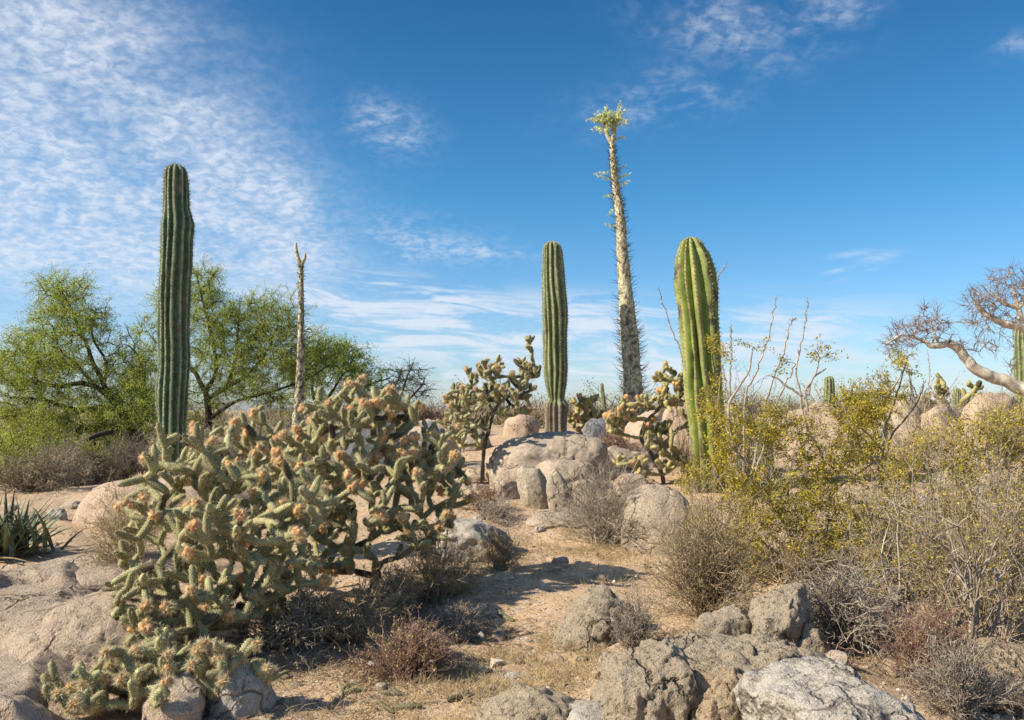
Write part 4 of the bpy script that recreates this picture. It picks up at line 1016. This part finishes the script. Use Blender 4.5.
bush('grey leafless thicket in the shade under the left tree', 70, 494, 70, 48, 170, 'twig_grey', 114, rad=.005, tb=1.5, Y=13.6)
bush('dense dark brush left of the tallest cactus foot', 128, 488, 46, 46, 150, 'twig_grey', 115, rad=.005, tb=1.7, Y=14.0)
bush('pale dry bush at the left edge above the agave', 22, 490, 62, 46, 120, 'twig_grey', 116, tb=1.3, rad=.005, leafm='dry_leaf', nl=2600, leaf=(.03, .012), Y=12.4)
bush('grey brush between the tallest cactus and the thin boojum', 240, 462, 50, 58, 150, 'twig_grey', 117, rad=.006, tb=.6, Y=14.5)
bush('grey brown brush below the smaller green tree', 322, 452, 50, 48, 140, 'twig_grey', 118, rad=.007, tb=.4, Y=16)
bush('rusty leafed bush on the skyline right of the bare tree', 430, 428, 32, 32, 120, 'twig_red', 119, rad=.009, leafm='dry_leaf', nl=1600, leaf=(.022, .012), Y=19, tb=.5)
bush('brown brush on the skyline left of the slim olive cactus', 530, 424, 34, 24, 110, 'twig_brown', 120, rad=.009, Y=21, tb=.3)
bush('pink brown low bush at the foot of the tree cholla', 487, 512, 26, 26, 90, 'twig_red', 121, rad=.0038, leafm='dry_leaf', nl=500, leaf=(.018, .01))
bush('grey low bush below the flat pale slab', 492, 524, 30, 24, 90, 'twig_grey', 122, rad=.0038)
bush('upright twiggy grey brush in front of the standing pinkish slab', 688, 500, 22, 60, 40, 'twig_brown', 123, rad=.004, Y=10.9, spread=.7)
bush('tall grey brush right of the light green cactus', 752, 500, 40, 110, 46, 'twig_grey', 124, rad=.0045, Y=10.8, spread=.8)
bush('straw brown brush behind the right creosote under the split boulder', 925, 486, 56, 66, 80, 'twig_brown', 125, rad=.005, leafm='dry_leaf', nl=1500, leaf=(.022, .01), Y=11.8)
bush('brown brush at the right edge below the elephant tree limb', 1000, 470, 56, 70, 90, 'twig_brown', 126, rad=.006, leafm='dry_leaf', nl=1800, leaf=(.026, .011), Y=12.4)
bush('tall dry leafy bush with pale seed heads at the right edge', 990, 640, 66, 190, 66, 'twig_brown', 127, rad=.0036, leafm='dry_leaf', nl=2400, leaf=(.02, .01), spread=.85, curve=.1)
bush('pale twig bush with dry leaves right of the creosote', 925, 596, 50, 100, 26, 'twig_brown', 128, rad=.0036, leafm='dry_leaf', nl=600, leaf=(.018, .009), spread=.9)
bush('brown dry bush under the creosote between its stems', 790, 590, 46, 60, 70, 'twig_brown', 129, rad=.004, tb=.5, leafm='dry_leaf', nl=900)
bush('rusty low brush at the foot of the tall boojum', 614, 470, 26, 30, 90, 'twig_red', 150, rad=.005, Y=13.2, leafm='dry_leaf', nl=700, leaf=(.02, .01))
bush('grey brush left of the tall standing pinkish slab', 668, 474, 26, 36, 80, 'twig_grey', 151, rad=.005, Y=12.8)
bush('low brush on the skyline between boojum and standing slab', 662, 424, 34, 26, 110, 'twig_brown', 130, rad=.009, Y=20, tb=.2)
bush('olive brown brush on the skyline behind the creosote', 760, 424, 50, 26, 130, 'twig_brown', 131, rad=.009, Y=19, leafm='dry_leaf', nl=700, leaf=(.02, .012))
bush('grey brush on the right skyline under the far chollas', 950, 424, 50, 22, 130, 'twig_grey', 132, rad=.008, Y=20)

bush('tall airy clump of thin upright stems with sparse olive leaves, right of the creosote', 895, 612, 38, 180, 46, 'twig_grey', 140, rad=.0036, spread=.8, curve=0., leafm='leaf_creo', nl=1500, leaf=(.018, .010), sub=4, sub2=3)
bush('thin upright stems with yellow leaves standing before the brush at right', 945, 625, 36, 200, 46, 'twig_grey', 141, rad=.0036, spread=.8, curve=0., leafm='leaf_creo', nl=1700, leaf=(.018, .010), sub=4, sub2=3)
bush('tall leafy upright stems in the right picture edge', 1008, 648, 34, 230, 46, 'twig_grey', 142, rad=.0036, spread=.8, curve=0., leafm='leaf_creo', nl=1500, leaf=(.018, .010), sub=4, sub2=3)
bush('thin bare upright stems in front of the light green cactus foot', 742, 566, 26, 120, 20, 'twig_brown', 143, rad=.0034, spread=.9, curve=0., leafm='leaf_creo', nl=900, leaf=(.018, .010), sub=4, sub2=3)
bush('airy olive leaved stems between the creosote and the tan boulders', 800, 540, 50, 130, 50, 'twig_grey', 144, rad=.0036, spread=.9, curve=0., leafm='leaf_creo', nl=1300, leaf=(.02, .011), sub=4, sub2=3)

bush('clump of thick grey dead stems standing upright before the right edge brush', 972, 672, 30, 210, 9, 'twig_grey', 160, rad=.011, spread=1., curve=0., sub=4, sub2=3, tb=.5)
bush('few crooked grey dead stems leaning right of the creosote', 905, 640, 40, 170, 7, 'twig_grey', 161, rad=.010, spread=1., curve=.1, sub=5, sub2=3, tb=.5, lean=(.4, 0))

# ------------------------------------------------------------------ creosote bushes
tree('creosote_bush', 'big yellow green creosote bush with crooked stems before the tan boulders', 822, 6.6,
     [('base', (.014, .008), (806, 560), (788, 530), (770, 498), (752, 470), (734, 448), (726, 425)),
      ('base', (.014, .008), (818, 560), (805, 515), (826, 500), (842, 484), (860, 472), (880, 455), (886, 436), (880, 424)),
      ('l', (.009, .005), (882, 450), (866, 432), (850, 420), (842, 402)),
      ('l', (.009, .005), (870, 466), (886, 420), (880, 410), (890, 392), (902, 372), (906, 355)),
      ('base', (.013, .006), (822, 570), (828, 500), (822, 455), (808, 430), (802, 408), (800, 392), (796, 374), (798, 350)),
      ('l', (.01, .005), (808, 412), (806, 390), (815, 375), (820, 358)), ('l', (.01, .005), (802, 396), (790, 388), (776, 378), (768, 376)), ('l', (.01, .005), (808, 395), (812, 380), (826, 368)),
      ('base', (.011, .005), (798, 566), (760, 540), (735, 505), (718, 480), (706, 466)),
      ('l', (.012, .006), (734, 450), (728, 408), (738, 388), (748, 372), (752, 352)),
      ('base', (.012, .006), (836, 572), (858, 540), (882, 510), (896, 488)),
      ('base', (.012, .006), (830, 570), (846, 545), (850, 520), (872, 508)), ('base', (.014, .006), (800, 575), (770, 565), (740, 545), (722, 540))],
     [(732, 425, 22, 18, 52), (726, 452, 18, 20, 52), (752, 482, 34, 26, 56), (768, 512, 38, 28, 60), (738, 500, 18, 18, 39), (770, 428, 26, 24, 60), (800, 440, 20, 30, 47), (842, 420, 28, 26, 50), (862, 436, 28, 32, 62), (848, 462, 34, 26, 60), (868, 405, 24, 20, 30),
      (834, 520, 46, 28, 74), (856, 545, 46, 26, 80), (870, 522, 22, 24, 65), (812, 555, 44, 22, 50), (798, 356, 5, 12, 12), (818, 360, 8, 14, 16), (752, 350, 8, 8, 16), (828, 355, 5, 12, 8), (767, 376, 6, 4, 6), (783, 366, 6, 6, 8), (904, 362, 9, 14, 18), (885, 395, 14, 16, 23), (820, 480, 22, 28, 52), (890, 478, 16, 26, 47), (765, 560, 36, 26, 30), (790, 500, 34, 34, 26), (740, 540, 26, 20, 34), (872, 575, 30, 16, 40), (800, 585, 34, 12, 24), (700, 520, 16, 12, 16), (712, 405, 10, 30, 16, .6, .2), (720, 360, 8, 14, 6, .6, .2), (690, 480, 14, 14, 18)],
     'leaf_creo', 'twig_grey', 81, leaf=(.020, .011), per=14, twr=.0028, twb=.6, cat='bush', sub=(3, 5), subL=(.06, .16), droop=0, tints=(.45, .3), trunk_name='stems', crown_name='leaves', leaf_off=.022, base_py=600)
tree('creosote_bush', 'thinner creosote bush with scattered yellow leaves near the right edge', 975, 6.1,
     [('base', (.022, .008), (968, 590), (970, 530), (978, 480), (972, 440)), ('base', (.018, .007), (985, 590), (996, 540), (1006, 490), (1012, 440)), ('base', (.016, .006), (960, 600), (940, 540), (932, 490), (922, 450)),
      ('base', (.018, .006), (990, 600), (1014, 560), (1030, 520), (1040, 480)), ('l', (.012, .005), (972, 520), (955, 480), (950, 450)), ('l', (.012, .005), (1000, 520), (990, 470), (984, 430))],
     [(905, 468, 18, 22, 39), (930, 450, 20, 22, 33), (965, 460, 24, 30, 51), (1000, 440, 22, 26, 51), (1010, 500, 22, 40, 75), (950, 505, 30, 30, 51), (985, 540, 36, 30, 69), (1030, 450, 25, 40, 60), (920, 560, 24, 20, 30), (970, 430, 24, 14, 21), (1005, 420, 20, 12, 18), (900, 520, 18, 30, 27), (880, 575, 26, 18, 27)],
     'leaf_creo', 'twig_grey', 83, leaf=(.019, .010), per=14, twr=.0032, cat='bush', sub=(3, 5), subL=(.07, .18), droop=0, tints=(.5, .3), trunk_name='stems', crown_name='leaves', leaf_off=.022, base_py=640)
tree('creosote_bush', 'sprig of creosote climbing the shaded side of the light green cactus', 722, 9.9,
     [('base', (.014, .006), (722, 450), (716, 410), (714, 375), (712, 345)), ('l', (.008, .004), (716, 405), (704, 395), (698, 400))],
     [(714, 345, 8, 10, 16, 0, .12), (712, 400, 12, 16, 22, 0, .15), (704, 415, 12, 8, 14, -.3, .1), (720, 435, 14, 16, 22, 0, .2), (708, 470, 18, 16, 22, -.2, .2), (722, 480, 18, 14, 24, -.1, .2)],
     'leaf_creo', 'bark_dark', 85, leaf=(.022, .011), per=9, twr=.0035, cat='bush', sub=(3, 5), subL=(.05, .13), droop=0, tints=(.6, .3), trunk_name='stems', crown_name='leaves', leaf_off=.02, base_py=500)
tree('creosote_bush', 'low bright creosote seedling at the foot of the round boulder', 645, 8.0,
     [('base', (.006, .003), (642, 535), (634, 530)), ('base', (.006, .003), (655, 540), (668, 548)), ('l', (.005, .003), (655, 541), (652, 530))],
     [(635, 530, 7, 9, 10, 0, .08), (652, 540, 12, 6, 10, 0, .08), (672, 545, 10, 8, 10, 0, .08)],
     'leaf_creo', 'bark_dark', 87, leaf=(.016, .008), per=7, twr=.003, cat='bush', sub=(2, 4), subL=(.04, .09), droop=0, tints=(.3, .2), trunk_name='stems', crown_name='leaves', leaf_off=.015, base_py=548)
tree('creosote_bush', 'bushy creosote mass on the skyline left of the elephant tree', 880, 10.5,
     [('base', (.016, .007), (884, 440), (892, 410), (900, 385), (906, 362)), ('base', (.016, .007), (876, 440), (868, 410), (862, 392)), ('base', (.014, .006), (890, 440), (905, 420), (918, 400), (924, 385))],
     [(905, 358, 8, 14, 20), (885, 380, 10, 10, 14), (860, 400, 20, 14, 34), (880, 420, 26, 20, 50), (850, 395, 14, 10, 14), (900, 400, 14, 16, 20)],
     'leaf_creo', 'bark_dark', 89, leaf=(.022, .012), per=14, twr=.0038, cat='bush', sub=(3, 5), subL=(.07, .17), droop=0, tints=(.5, .3), trunk_name='stems', crown_name='leaves', leaf_off=.025, base_py=500)

# ------------------------------------------------------------------ ocotillo wands
def ocotillo(label, base_px, base_py, Y, wands, seed):
    R = np.random.default_rng(seed)
    b = P(base_px, base_py, Y); b[2] = gz(b[0], Y)
    root = empty('ocotillo', b, label, 'shrub', 'ocotillos')
    for w in wands:
        mb = MB()
        s = spline([b - [0, 0, .05]] + [P(q[0], q[1], Y + (q[2] if len(q) > 2 else 0)) for q in w], 40)
        s[1:] += R.normal(size=(39, 3)) * .006
        r = np.linspace(.012, .005, 40)
        tubes(mb, s, r, 6, np.stack([R.random((40, 6)), R.random((40, 6)), np.zeros((40, 6))], -1)[None])
        n = 260; k = R.integers(1, 39, n); u = R.random((n, 1)); c = s[k] * (1 - u) + s[np.minimum(k + 1, 39)] * u
        d = nrm(R.normal(size=(n, 3)) + np.array([0, 0, .3]))
        spikes(mb, c, d, R.uniform(.02, .045, n), .003, R, np.stack([R.random(n), R.random(n), 0 * k], -1))
        mb.build('wand', M['twig_grey'], root)
    return root
ocotillo('ocotillo with two bare wands left of the light green cactus', 700, 480, 11.2, [[(690, 400), (680, 352), (668, 320), (658, 287)], [(712, 380), (716, 300), (718, 280), (727, 262)]], 201)
ocotillo('ocotillo with long bare wands leaning right behind the creosote', 742, 470, 9.2,
         [[(745, 405), (757, 370), (770, 330), (776, 297)], [(778, 400), (793, 370), (803, 335), (808, 298)], [(768, 395), (783, 355), (790, 325), (796, 318)], [(731, 400), (731, 350), (731, 324)], [(735, 430), (728, 395), (722, 362)]], 202)
ocotillo('thin far ocotillo on the skyline under the elephant tree', 918, 412, 17, [[(916, 395), (908, 380)], [(920, 395), (926, 380)], [(929, 385), (928, 350)]], 203)

# ------------------------------------------------------------------ agave at the left
def agave(label, px, py, seed, n=90, Lr=(.35, .75), nm='agave', rad=1.0):
    R = np.random.default_rng(seed); b = G(px, py); b[2] = gz(b[0], b[1])
    root = empty(nm, b, label, 'plant')
    for part, (cnt, col) in (('green_leaves', (n, 0)), ('dry_leaves', (n // 4, 1))):
        mb = MB()
        an = R.random(cnt) * 2 * pi; el = R.uniform(.6 if col == 0 else .12, 1.45 if col == 0 else .6, cnt)
        d = np.stack([np.cos(an) * np.cos(el), np.sin(an) * np.cos(el), np.sin(el)], -1)
        L = R.uniform(*Lr, cnt) * (1 if col == 0 else .8)
        t = np.linspace(0, 1, 8)
        o = b + np.stack([R.normal(size=cnt) * .13 * rad, R.normal(size=cnt) * .13 * rad, 0 * an], -1)
        q = o[:, None] + d[:, None] * (L[:, None] * t)[..., None] - np.array([0, 0, 1.]) * (L[:, None] * .22 * t ** 2)[..., None]
        q[..., 2] = np.maximum(q[..., 2], b[2] + .01)
        w = np.interp(t, [0, .35, 1], [.016, .020, .002])
        side = nrm(np.cross(d, [0, 0, 1.]))
        up = np.cross(side, d)
        V = np.stack([q - side[:, None] * w[None, :, None], q - up[:, None] * w[None, :, None] * .55, q + side[:, None] * w[None, :, None], q + up[:, None] * w[None, :, None] * .15], 2)
        k = np.arange(7)[:, None]; j = np.arange(4)[None]
        f = np.stack([k * 4 + j, k * 4 + (j + 1) % 4, (k + 1) * 4 + (j + 1) % 4, (k + 1) * 4 + j], -1).reshape(-1, 4)
        f = (f[None] + (np.arange(cnt) * 32)[:, None, None]).reshape(-1, 4)
        T = np.repeat(np.stack([R.random(cnt), R.random(cnt), np.full(cnt, float(col)) * R.uniform(.7, 1, cnt)], -1), 32, 0)
        mb.add(V.reshape(-1, 3), f, T)
        mb.build(part, M['agave'], root, False)
    return root
agave('spiky dark green agave at the left picture edge', 4, 556, 301, n=120)

# ------------------------------------------------------------------ ground cover
R = np.random.default_rng(900)
def scatter(n, u0=-.75, u1=.72, y0=3.4, y1=14):
    y = np.exp(R.uniform(math.log(y0), math.log(y1), n)); x = R.uniform(u0, u1, n) * y
    return x, y
# gravel
x, y = scatter(16000); dn = fbm(np.stack([x, y, 0 * x], -1) * .9, 77, 3)
k = dn + R.normal(size=len(x)) * .5 > .1; x, y = x[k], y[k]
v, f = ico(1); n = len(x)
s = .004 + .013 * R.random(n) ** 3.5 * (1 + (R.random(n) < .04) * 2.2)
sc = s[:, None] * np.stack([R.uniform(.8, 1.4, n), R.uniform(.8, 1.4, n), R.uniform(.5, .9, n)], -1)
rot = R.random(n) * 2 * pi
vv = v[None] * (1 + .22 * R.normal(size=(n, len(v), 1))) * sc[:, None]
c, s_ = np.cos(rot)[:, None], np.sin(rot)[:, None]
vx = vv[..., 0] * c - vv[..., 1] * s_; vy = vv[..., 0] * s_ + vv[..., 1] * c
z = ground(x, y)
V = np.stack([vx + x[:, None], vy + y[:, None], vv[..., 2] + (z + sc[:, 2] * .3)[:, None]], -1)
gb = MB(); T = np.repeat(np.stack([R.random(n), R.random(n), (R.random(n) < .25) * R.random(n)], -1), len(v), 0)
gb.add(V.reshape(-1, 3), (f[None] + (np.arange(n) * len(v))[:, None, None]).reshape(-1, 3), T)
tag(gb.build('gravel', M['pebble'], None, False), 'loose gravel strewn over the sandy soil', None, None, 'stuff')

# fallen cholla joints on the soil
for q in range(26):
    cx, cy, rx, ry = ((350, 670, 90, 30), (230, 690, 60, 20), (470, 620, 60, 30), (420, 690, 60, 20))[q % 4]
    g0 = G(cx + R.uniform(-1, 1) * rx, cy + R.uniform(-1, 1) * ry); a = R.random() * pi; Lj = R.uniform(.05, .1); rj = R.uniform(.012, .018)
    d = np.array([cos(a), sin(a), 0]); t = np.linspace(-1, 1, 13)
    pp = g0 + d * (t * Lj)[:, None] + np.array([-sin(a), cos(a), 0]) * (.012 * (1 - t ** 2))[:, None]
    pp[:, 2] = ground(pp[:, 0], pp[:, 1]) + rj * .7
    ii, jj = np.meshgrid(np.arange(13), np.arange(10), indexing='ij'); bpp = ((ii + jj) % 2).astype(float)
    mb = MB(); tubes(mb, pp, rj * np.sqrt(np.clip(1 - np.abs(t) ** 4, .03, 1)), 10, np.stack([bpp, np.full(bpp.shape, .5), np.full(bpp.shape, R.uniform(.2, 1))], -1)[None], 0, .9 + .2 * bpp)
    mb.Fc[-1] = pimple_tris(mb.Fc[-1], 13, 10); mb.M[-1] = np.zeros(len(mb.Fc[-1]), int)
    tag(mb.build('fallen_cholla_joint', M['cholla']), 'brownish fallen cholla joint lying on the soil around the big cholla', 'cactus joint', 'fallen cholla joints')

# dry grass and litter
def grass(name, label, patches, Lr, mat, w=.0022, seed=1, flat=.3, tb=0.):
    R = np.random.default_rng(seed); C = []; 
    for px, py, rx, ry, n in patches:
        a = R.random(n) * 2 * pi; r = np.sqrt(R.random(n))
        gq = G(px, py); 
        ex = rx * gq[1] / F; ey = max(abs(G(px, py - ry)[1] - gq[1]), .1)
        C.append(np.stack([gq[0] + np.cos(a) * r * ex, gq[1] + np.sin(a) * r * ey], -1))
    C = np.concatenate(C)
    cl = fbm(np.concatenate([C, 0 * C[:, :1]], 1) * 3.5, seed, 3)
    C = C[cl + R.normal(size=len(C)) * .4 > -.1]
    n = len(C); z = ground(C[:, 0], C[:, 1])
    o = np.concatenate([C, z[:, None] - .005], 1)
    el = np.clip(R.normal(flat + .35, .4, n), .03, 1.5); an = R.random(n) * 2 * pi
    d = np.stack([np.cos(an) * np.cos(el), np.sin(an) * np.cos(el), np.sin(el)], -1)
    L = R.uniform(*Lr, n)
    q = o[:, None] + d[:, None] * (L[:, None] * np.array([0, .5, 1.]))[..., None]
    q[:, 2, 2] -= L * .15; q[:, 1] += R.normal(size=(n, 3)) * .004
    q[:, 1:, 2] = np.maximum(q[:, 1:, 2], z[:, None] + .004)
    mb = MB(); tubes(mb, q, np.array([1, .8, .3]) * w, 3, np.stack([R.random(n), R.random(n), tb * R.random(n)], -1))
    return tag(mb.build(name, M[mat], None), label, None, None, 'stuff')
grass('dry_grass', 'short dry yellow grass on the sandy path',
      [(560, 560, 90, 30, 3600), (600, 548, 40, 10, 1800), (540, 668, 70, 30, 4200), (180, 560, 60, 20, 800), (500, 700, 90, 30, 2200), (520, 520, 60, 20, 900), (420, 700, 90, 30, 2200), (30, 540, 60, 16, 700), (75, 580, 60, 10, 500), (880, 640, 90, 40, 1600), (660, 600, 50, 30, 900), (930, 470, 90, 14, 800)],
      (.03, .10), 'straw', .0016, 911)
grass('plant_litter', 'brown twig litter and fallen stems around the bushes',
      [(400, 640, 110, 50, 4200), (300, 690, 130, 40, 3400), (470, 600, 70, 30, 1000), (480, 640, 80, 30, 1000), (700, 640, 80, 30, 1600), (760, 660, 90, 20, 1500), (880, 640, 120, 50, 3600), (1000, 640, 80, 80, 2600), (520, 500, 60, 20, 800), (100, 500, 100, 16, 1200), (640, 640, 50, 20, 800), (800, 600, 120, 60, 2400)],
      (.03, .13), 'twig_brown', .0017, 913, flat=-.1, tb=.7)

# distant scrub that reads as one mass
R = np.random.default_rng(950)
fs = MB(); lf = MB()
n = 520
y = np.exp(R.uniform(math.log(21), math.log(150), n)); x = R.uniform(-.75, .75, n) * y
z = ground(x, y)
hh = R.uniform(.35, 1.0, n) * np.where(R.random(n) < .12, 1.7, 1)
for q in range(n):
    m = 34
    an = R.random(m) * 2 * pi; rr = np.sqrt(R.random(m)) * hh[q] * .9
    tip = np.stack([x[q] + np.cos(an) * rr, y[q] + np.sin(an) * rr, z[q] + hh[q] * R.uniform(.5, 1, m)], -1)
    o = np.stack([np.full(m, x[q]), np.full(m, y[q]), np.full(m, z[q] - .05)], -1)
    mid = (o + tip) / 2 + R.normal(size=(m, 3)) * .06
    gr = float(R.random() < .35)
    tubes(fs, np.stack([o, mid, tip], 1), np.array([.02, .016, .006]), 3, np.stack([R.random(m), R.random(m), gr * R.random(m)], -1))
    c = np.repeat(tip, 7, 0) + R.normal(size=(m * 7, 3)) * .07
    leaves(fs, c, rnd_dir(R, m * 7), R.uniform(.04, .10, m * 7), .025, R, np.stack([R.random(m * 7), R.random(m * 7), gr * R.random(m * 7)], -1))
tag(fs.build('scrub', M['far_scrub'], None, False), 'distant brown and olive desert scrub along the horizon', None, None, 'stuff')

# ------------------------------------------------------------------ sky, sun
world = bpy.data.worlds.new('World'); scene.world = world; world.use_nodes = True
nt = world.node_tree; nt.nodes.clear(); k = NT(nt)
sky = k.n('ShaderNodeTexSky', sky_type='NISHITA'); sky.sun_disc = False
sky.sun_elevation = SUN_EL; sky.sun_rotation = SUN_AZ
sky.air_density = 1.0; sky.dust_density = .6; sky.ozone_density = 2.2; sky.altitude = 300
dirv = k.n('ShaderNodeTexCoord').outputs['Generated']
sx = k.n('ShaderNodeSeparateXYZ'); k.nt.links.new(dirv, sx.inputs[0])
dx, dy, dz = sx.outputs
az = k.m('ARCTAN2', dx, dy); el = k.m('ARCSINE', dz)
den = k.m('ADD', k.m('MAXIMUM', dz, 0.0), .33)
pl = k.n('ShaderNodeCombineXYZ'); k.put(pl.inputs[0], k.m('DIVIDE', dx, den)); k.put(pl.inputs[1], k.m('DIVIDE', dy, den))
plane = pl.outputs[0]
ae = k.n('ShaderNodeCombineXYZ'); k.put(ae.inputs[0], k.m('MULTIPLY', az, 3.0)); k.put(ae.inputs[1], k.m('ADD', k.m('MULTIPLY', el, 22.0), k.m('MULTIPLY', az, 1.5)))
streak = ae.outputs[0]

def blob(px, py, rx, ry, rot=0., w=1.0):
    """soft cloud bank centred on one direction of the sky"""
    d = P(px, py, 1.0) - np.array([0, 0, CAM_Z]); d = d / np.linalg.norm(d)
    a0, e0 = math.atan2(d[0], d[1]), math.asin(d[2])
    u = k.m('SUBTRACT', az, a0); v = k.m('SUBTRACT', el, e0)
    c, s = cos(rot), sin(rot)
    uu = k.m('DIVIDE', k.m('ADD', k.m('MULTIPLY', u, c), k.m('MULTIPLY', v, s)), rx / F)
    vv = k.m('DIVIDE', k.m('SUBTRACT', k.m('MULTIPLY', v, c), k.m('MULTIPLY', u, s)), ry / F)
    d2 = k.m('ADD', k.m('MULTIPLY', uu, uu), k.m('MULTIPLY', vv, vv))
    return k.m('MULTIPLY', k.m('POWER', 2.718, k.m('MULTIPLY', d2, -1.0)), w)

def total(lst):
    r = lst[0]
    for q in lst[1:]: r = k.m('ADD', r, q)
    return r
puff = k.noise(plane, 40, 4, .58, .45); puff2 = k.noise(plane, 7.0, 5, .6, .5); wisp = k.noise(streak, 2.6, 6, .62, .8); fine = k.noise(plane, 75, 3, .6)
bankA = total([blob(60, 130, 150, 85, -.25, 1.0), blob(170, 165, 130, 70, -.55, 1.0), blob(60, 225, 210, 60, -.12, 1.0), blob(190, 230, 110, 45, -.35, .7), blob(40, 20, 130, 60, 0, .55), blob(255, 195, 60, 30, -.6, .8), blob(-150, 150, 150, 120, 0, .9)])
bankB = total([blob(385, 130, 42, 24, -.2, .75), blob(665, 100, 75, 22, .15, .62), blob(730, 25, 75, 28, -.2, .5), blob(820, 15, 50, 20, 0, .45), blob(1020, 45, 20, 10, 0, .5), blob(380, 240, 90, 26, -.1, .6), blob(490, 252, 40, 10, -.1, .5)])
bankC = total([blob(420, 345, 150, 10, -.08, .7), blob(620, 335, 60, 12, 0, .8), blob(760, 325, 80, 12, .1, .7), blob(720, 368, 140, 14, .05, .6), blob(300, 330, 80, 14, -.1, .6), blob(370, 302, 95, 26, -.12, 1.15), blob(480, 320, 120, 22, -.16, 1.1), blob(560, 300, 60, 10, -.05, .5), blob(600, 315, 70, 14, 0, .6), blob(690, 345, 160, 32, .05, .75), blob(790, 340, 60, 14, .15, .5), blob(100, 285, 190, 16, 0, .75), blob(560, 375, 260, 20, 0, .6), blob(60, 340, 200, 18, 0, .5), blob(850, 254, 22, 3, .1, .6), blob(878, 258, 18, 4, .2, .6), blob(868, 271, 20, 2.5, .25, .6), blob(835, 272, 12, 2.5, .2, .5), blob(900, 380, 120, 14, 0, .4), blob(300, 380, 200, 30, 0, .3)])
pf = k.rng(k.m('ADD', k.m('MULTIPLY', puff, .75), k.m('MULTIPLY', fine, .25)), .36, .66)
bigm = k.rng(puff2, .30, .58)
fA = k.m('MULTIPLY', k.m('MINIMUM', bankA, 1.0), k.m('MULTIPLY', k.m('ADD', k.m('MULTIPLY', pf, .55), .45), k.m('ADD', k.m('MULTIPLY', bigm, .55), .45)))
fB = k.m('MULTIPLY', bankB, k.m('MULTIPLY', k.m('ADD', k.m('MULTIPLY', pf, .85), .15), k.rng(puff2, .36, .62)))
fC = k.m('MULTIPLY', k.m('MINIMUM', bankC, 1.0), k.m('ADD', k.m('MULTIPLY', k.rng(wisp, .40, .60), .9), k.m('MULTIPLY', pf, .12)))
cf = k.m('MINIMUM', k.m('MULTIPLY', k.m('MAXIMUM', k.m('MAXIMUM', fA, fB), fC), .86), .86)
cf = k.m('MULTIPLY', cf, k.rng(dz, 0.0, .03))
rp = k.n('ShaderNodeValToRGB'); k.put(rp.inputs[0], dz)
e = rp.color_ramp.elements
e[0].position = 0.0; e[0].color = (.56, .62, .76, 1)
e[1].position = .43; e[1].color = (.125, .40, .57, 1)
q = e.new(.23); q.color = (.215, .53, .69, 1)
q = e.new(.68); q.color = (.95, 1.0, 1.05, 1)
sc_ = k.mix(1.0, sky.outputs[0], rp.outputs[0], 'MULTIPLY')
col = k.mix(cf, sc_, (3.7, 4.0, 4.5))
bg = k.n('ShaderNodeBackground'); k.put(bg.inputs[0], col); bg.inputs[1].default_value = .132
out = k.n('ShaderNodeOutputWorld'); nt.links.new(bg.outputs[0], out.inputs[0])
try: world.cycles.sampling_method = 'MANUAL'; world.cycles.sample_map_resolution = 512
except Exception: pass

sl = bpy.data.lights.new('sun', 'SUN'); sl.energy = 4.8; sl.angle = radians(.5); sl.color = (1, .91, .75)
so = bpy.data.objects.new('sun', sl); COL.objects.link(so)
from mathutils import Vector
sd = Vector((sin(SUN_AZ) * cos(SUN_EL), cos(SUN_AZ) * cos(SUN_EL), sin(SUN_EL)))
so.rotation_euler = sd.to_track_quat('Z', 'Y').to_euler(); so.location = (-20, -5, 20)

# ------------------------------------------------------------------ camera, output
cam = bpy.data.cameras.new('camera'); co = bpy.data.objects.new('camera', cam); COL.objects.link(co)
co.location = (0, 0, CAM_Z); co.rotation_euler = (pi / 2 + TH, 0, 0)
cam.sensor_width = 36; cam.lens = F / 1024 * 36; cam.clip_start = .05; cam.clip_end = 12000
scene.camera = co
vs = scene.view_settings
vs.view_transform = 'Standard'; vs.look = 'None'; vs.gamma = 1; vs.exposure = 0.68; vs.use_curve_mapping = False
scene.render.resolution_x, scene.render.resolution_y = 1024, 720
cy = scene.cycles
cy.max_bounces = 6; cy.diffuse_bounces = 3; cy.glossy_bounces = 2; cy.transmission_bounces = 3; cy.transparent_max_bounces = 4
cy.caustics_reflective = False; cy.caustics_refractive = False
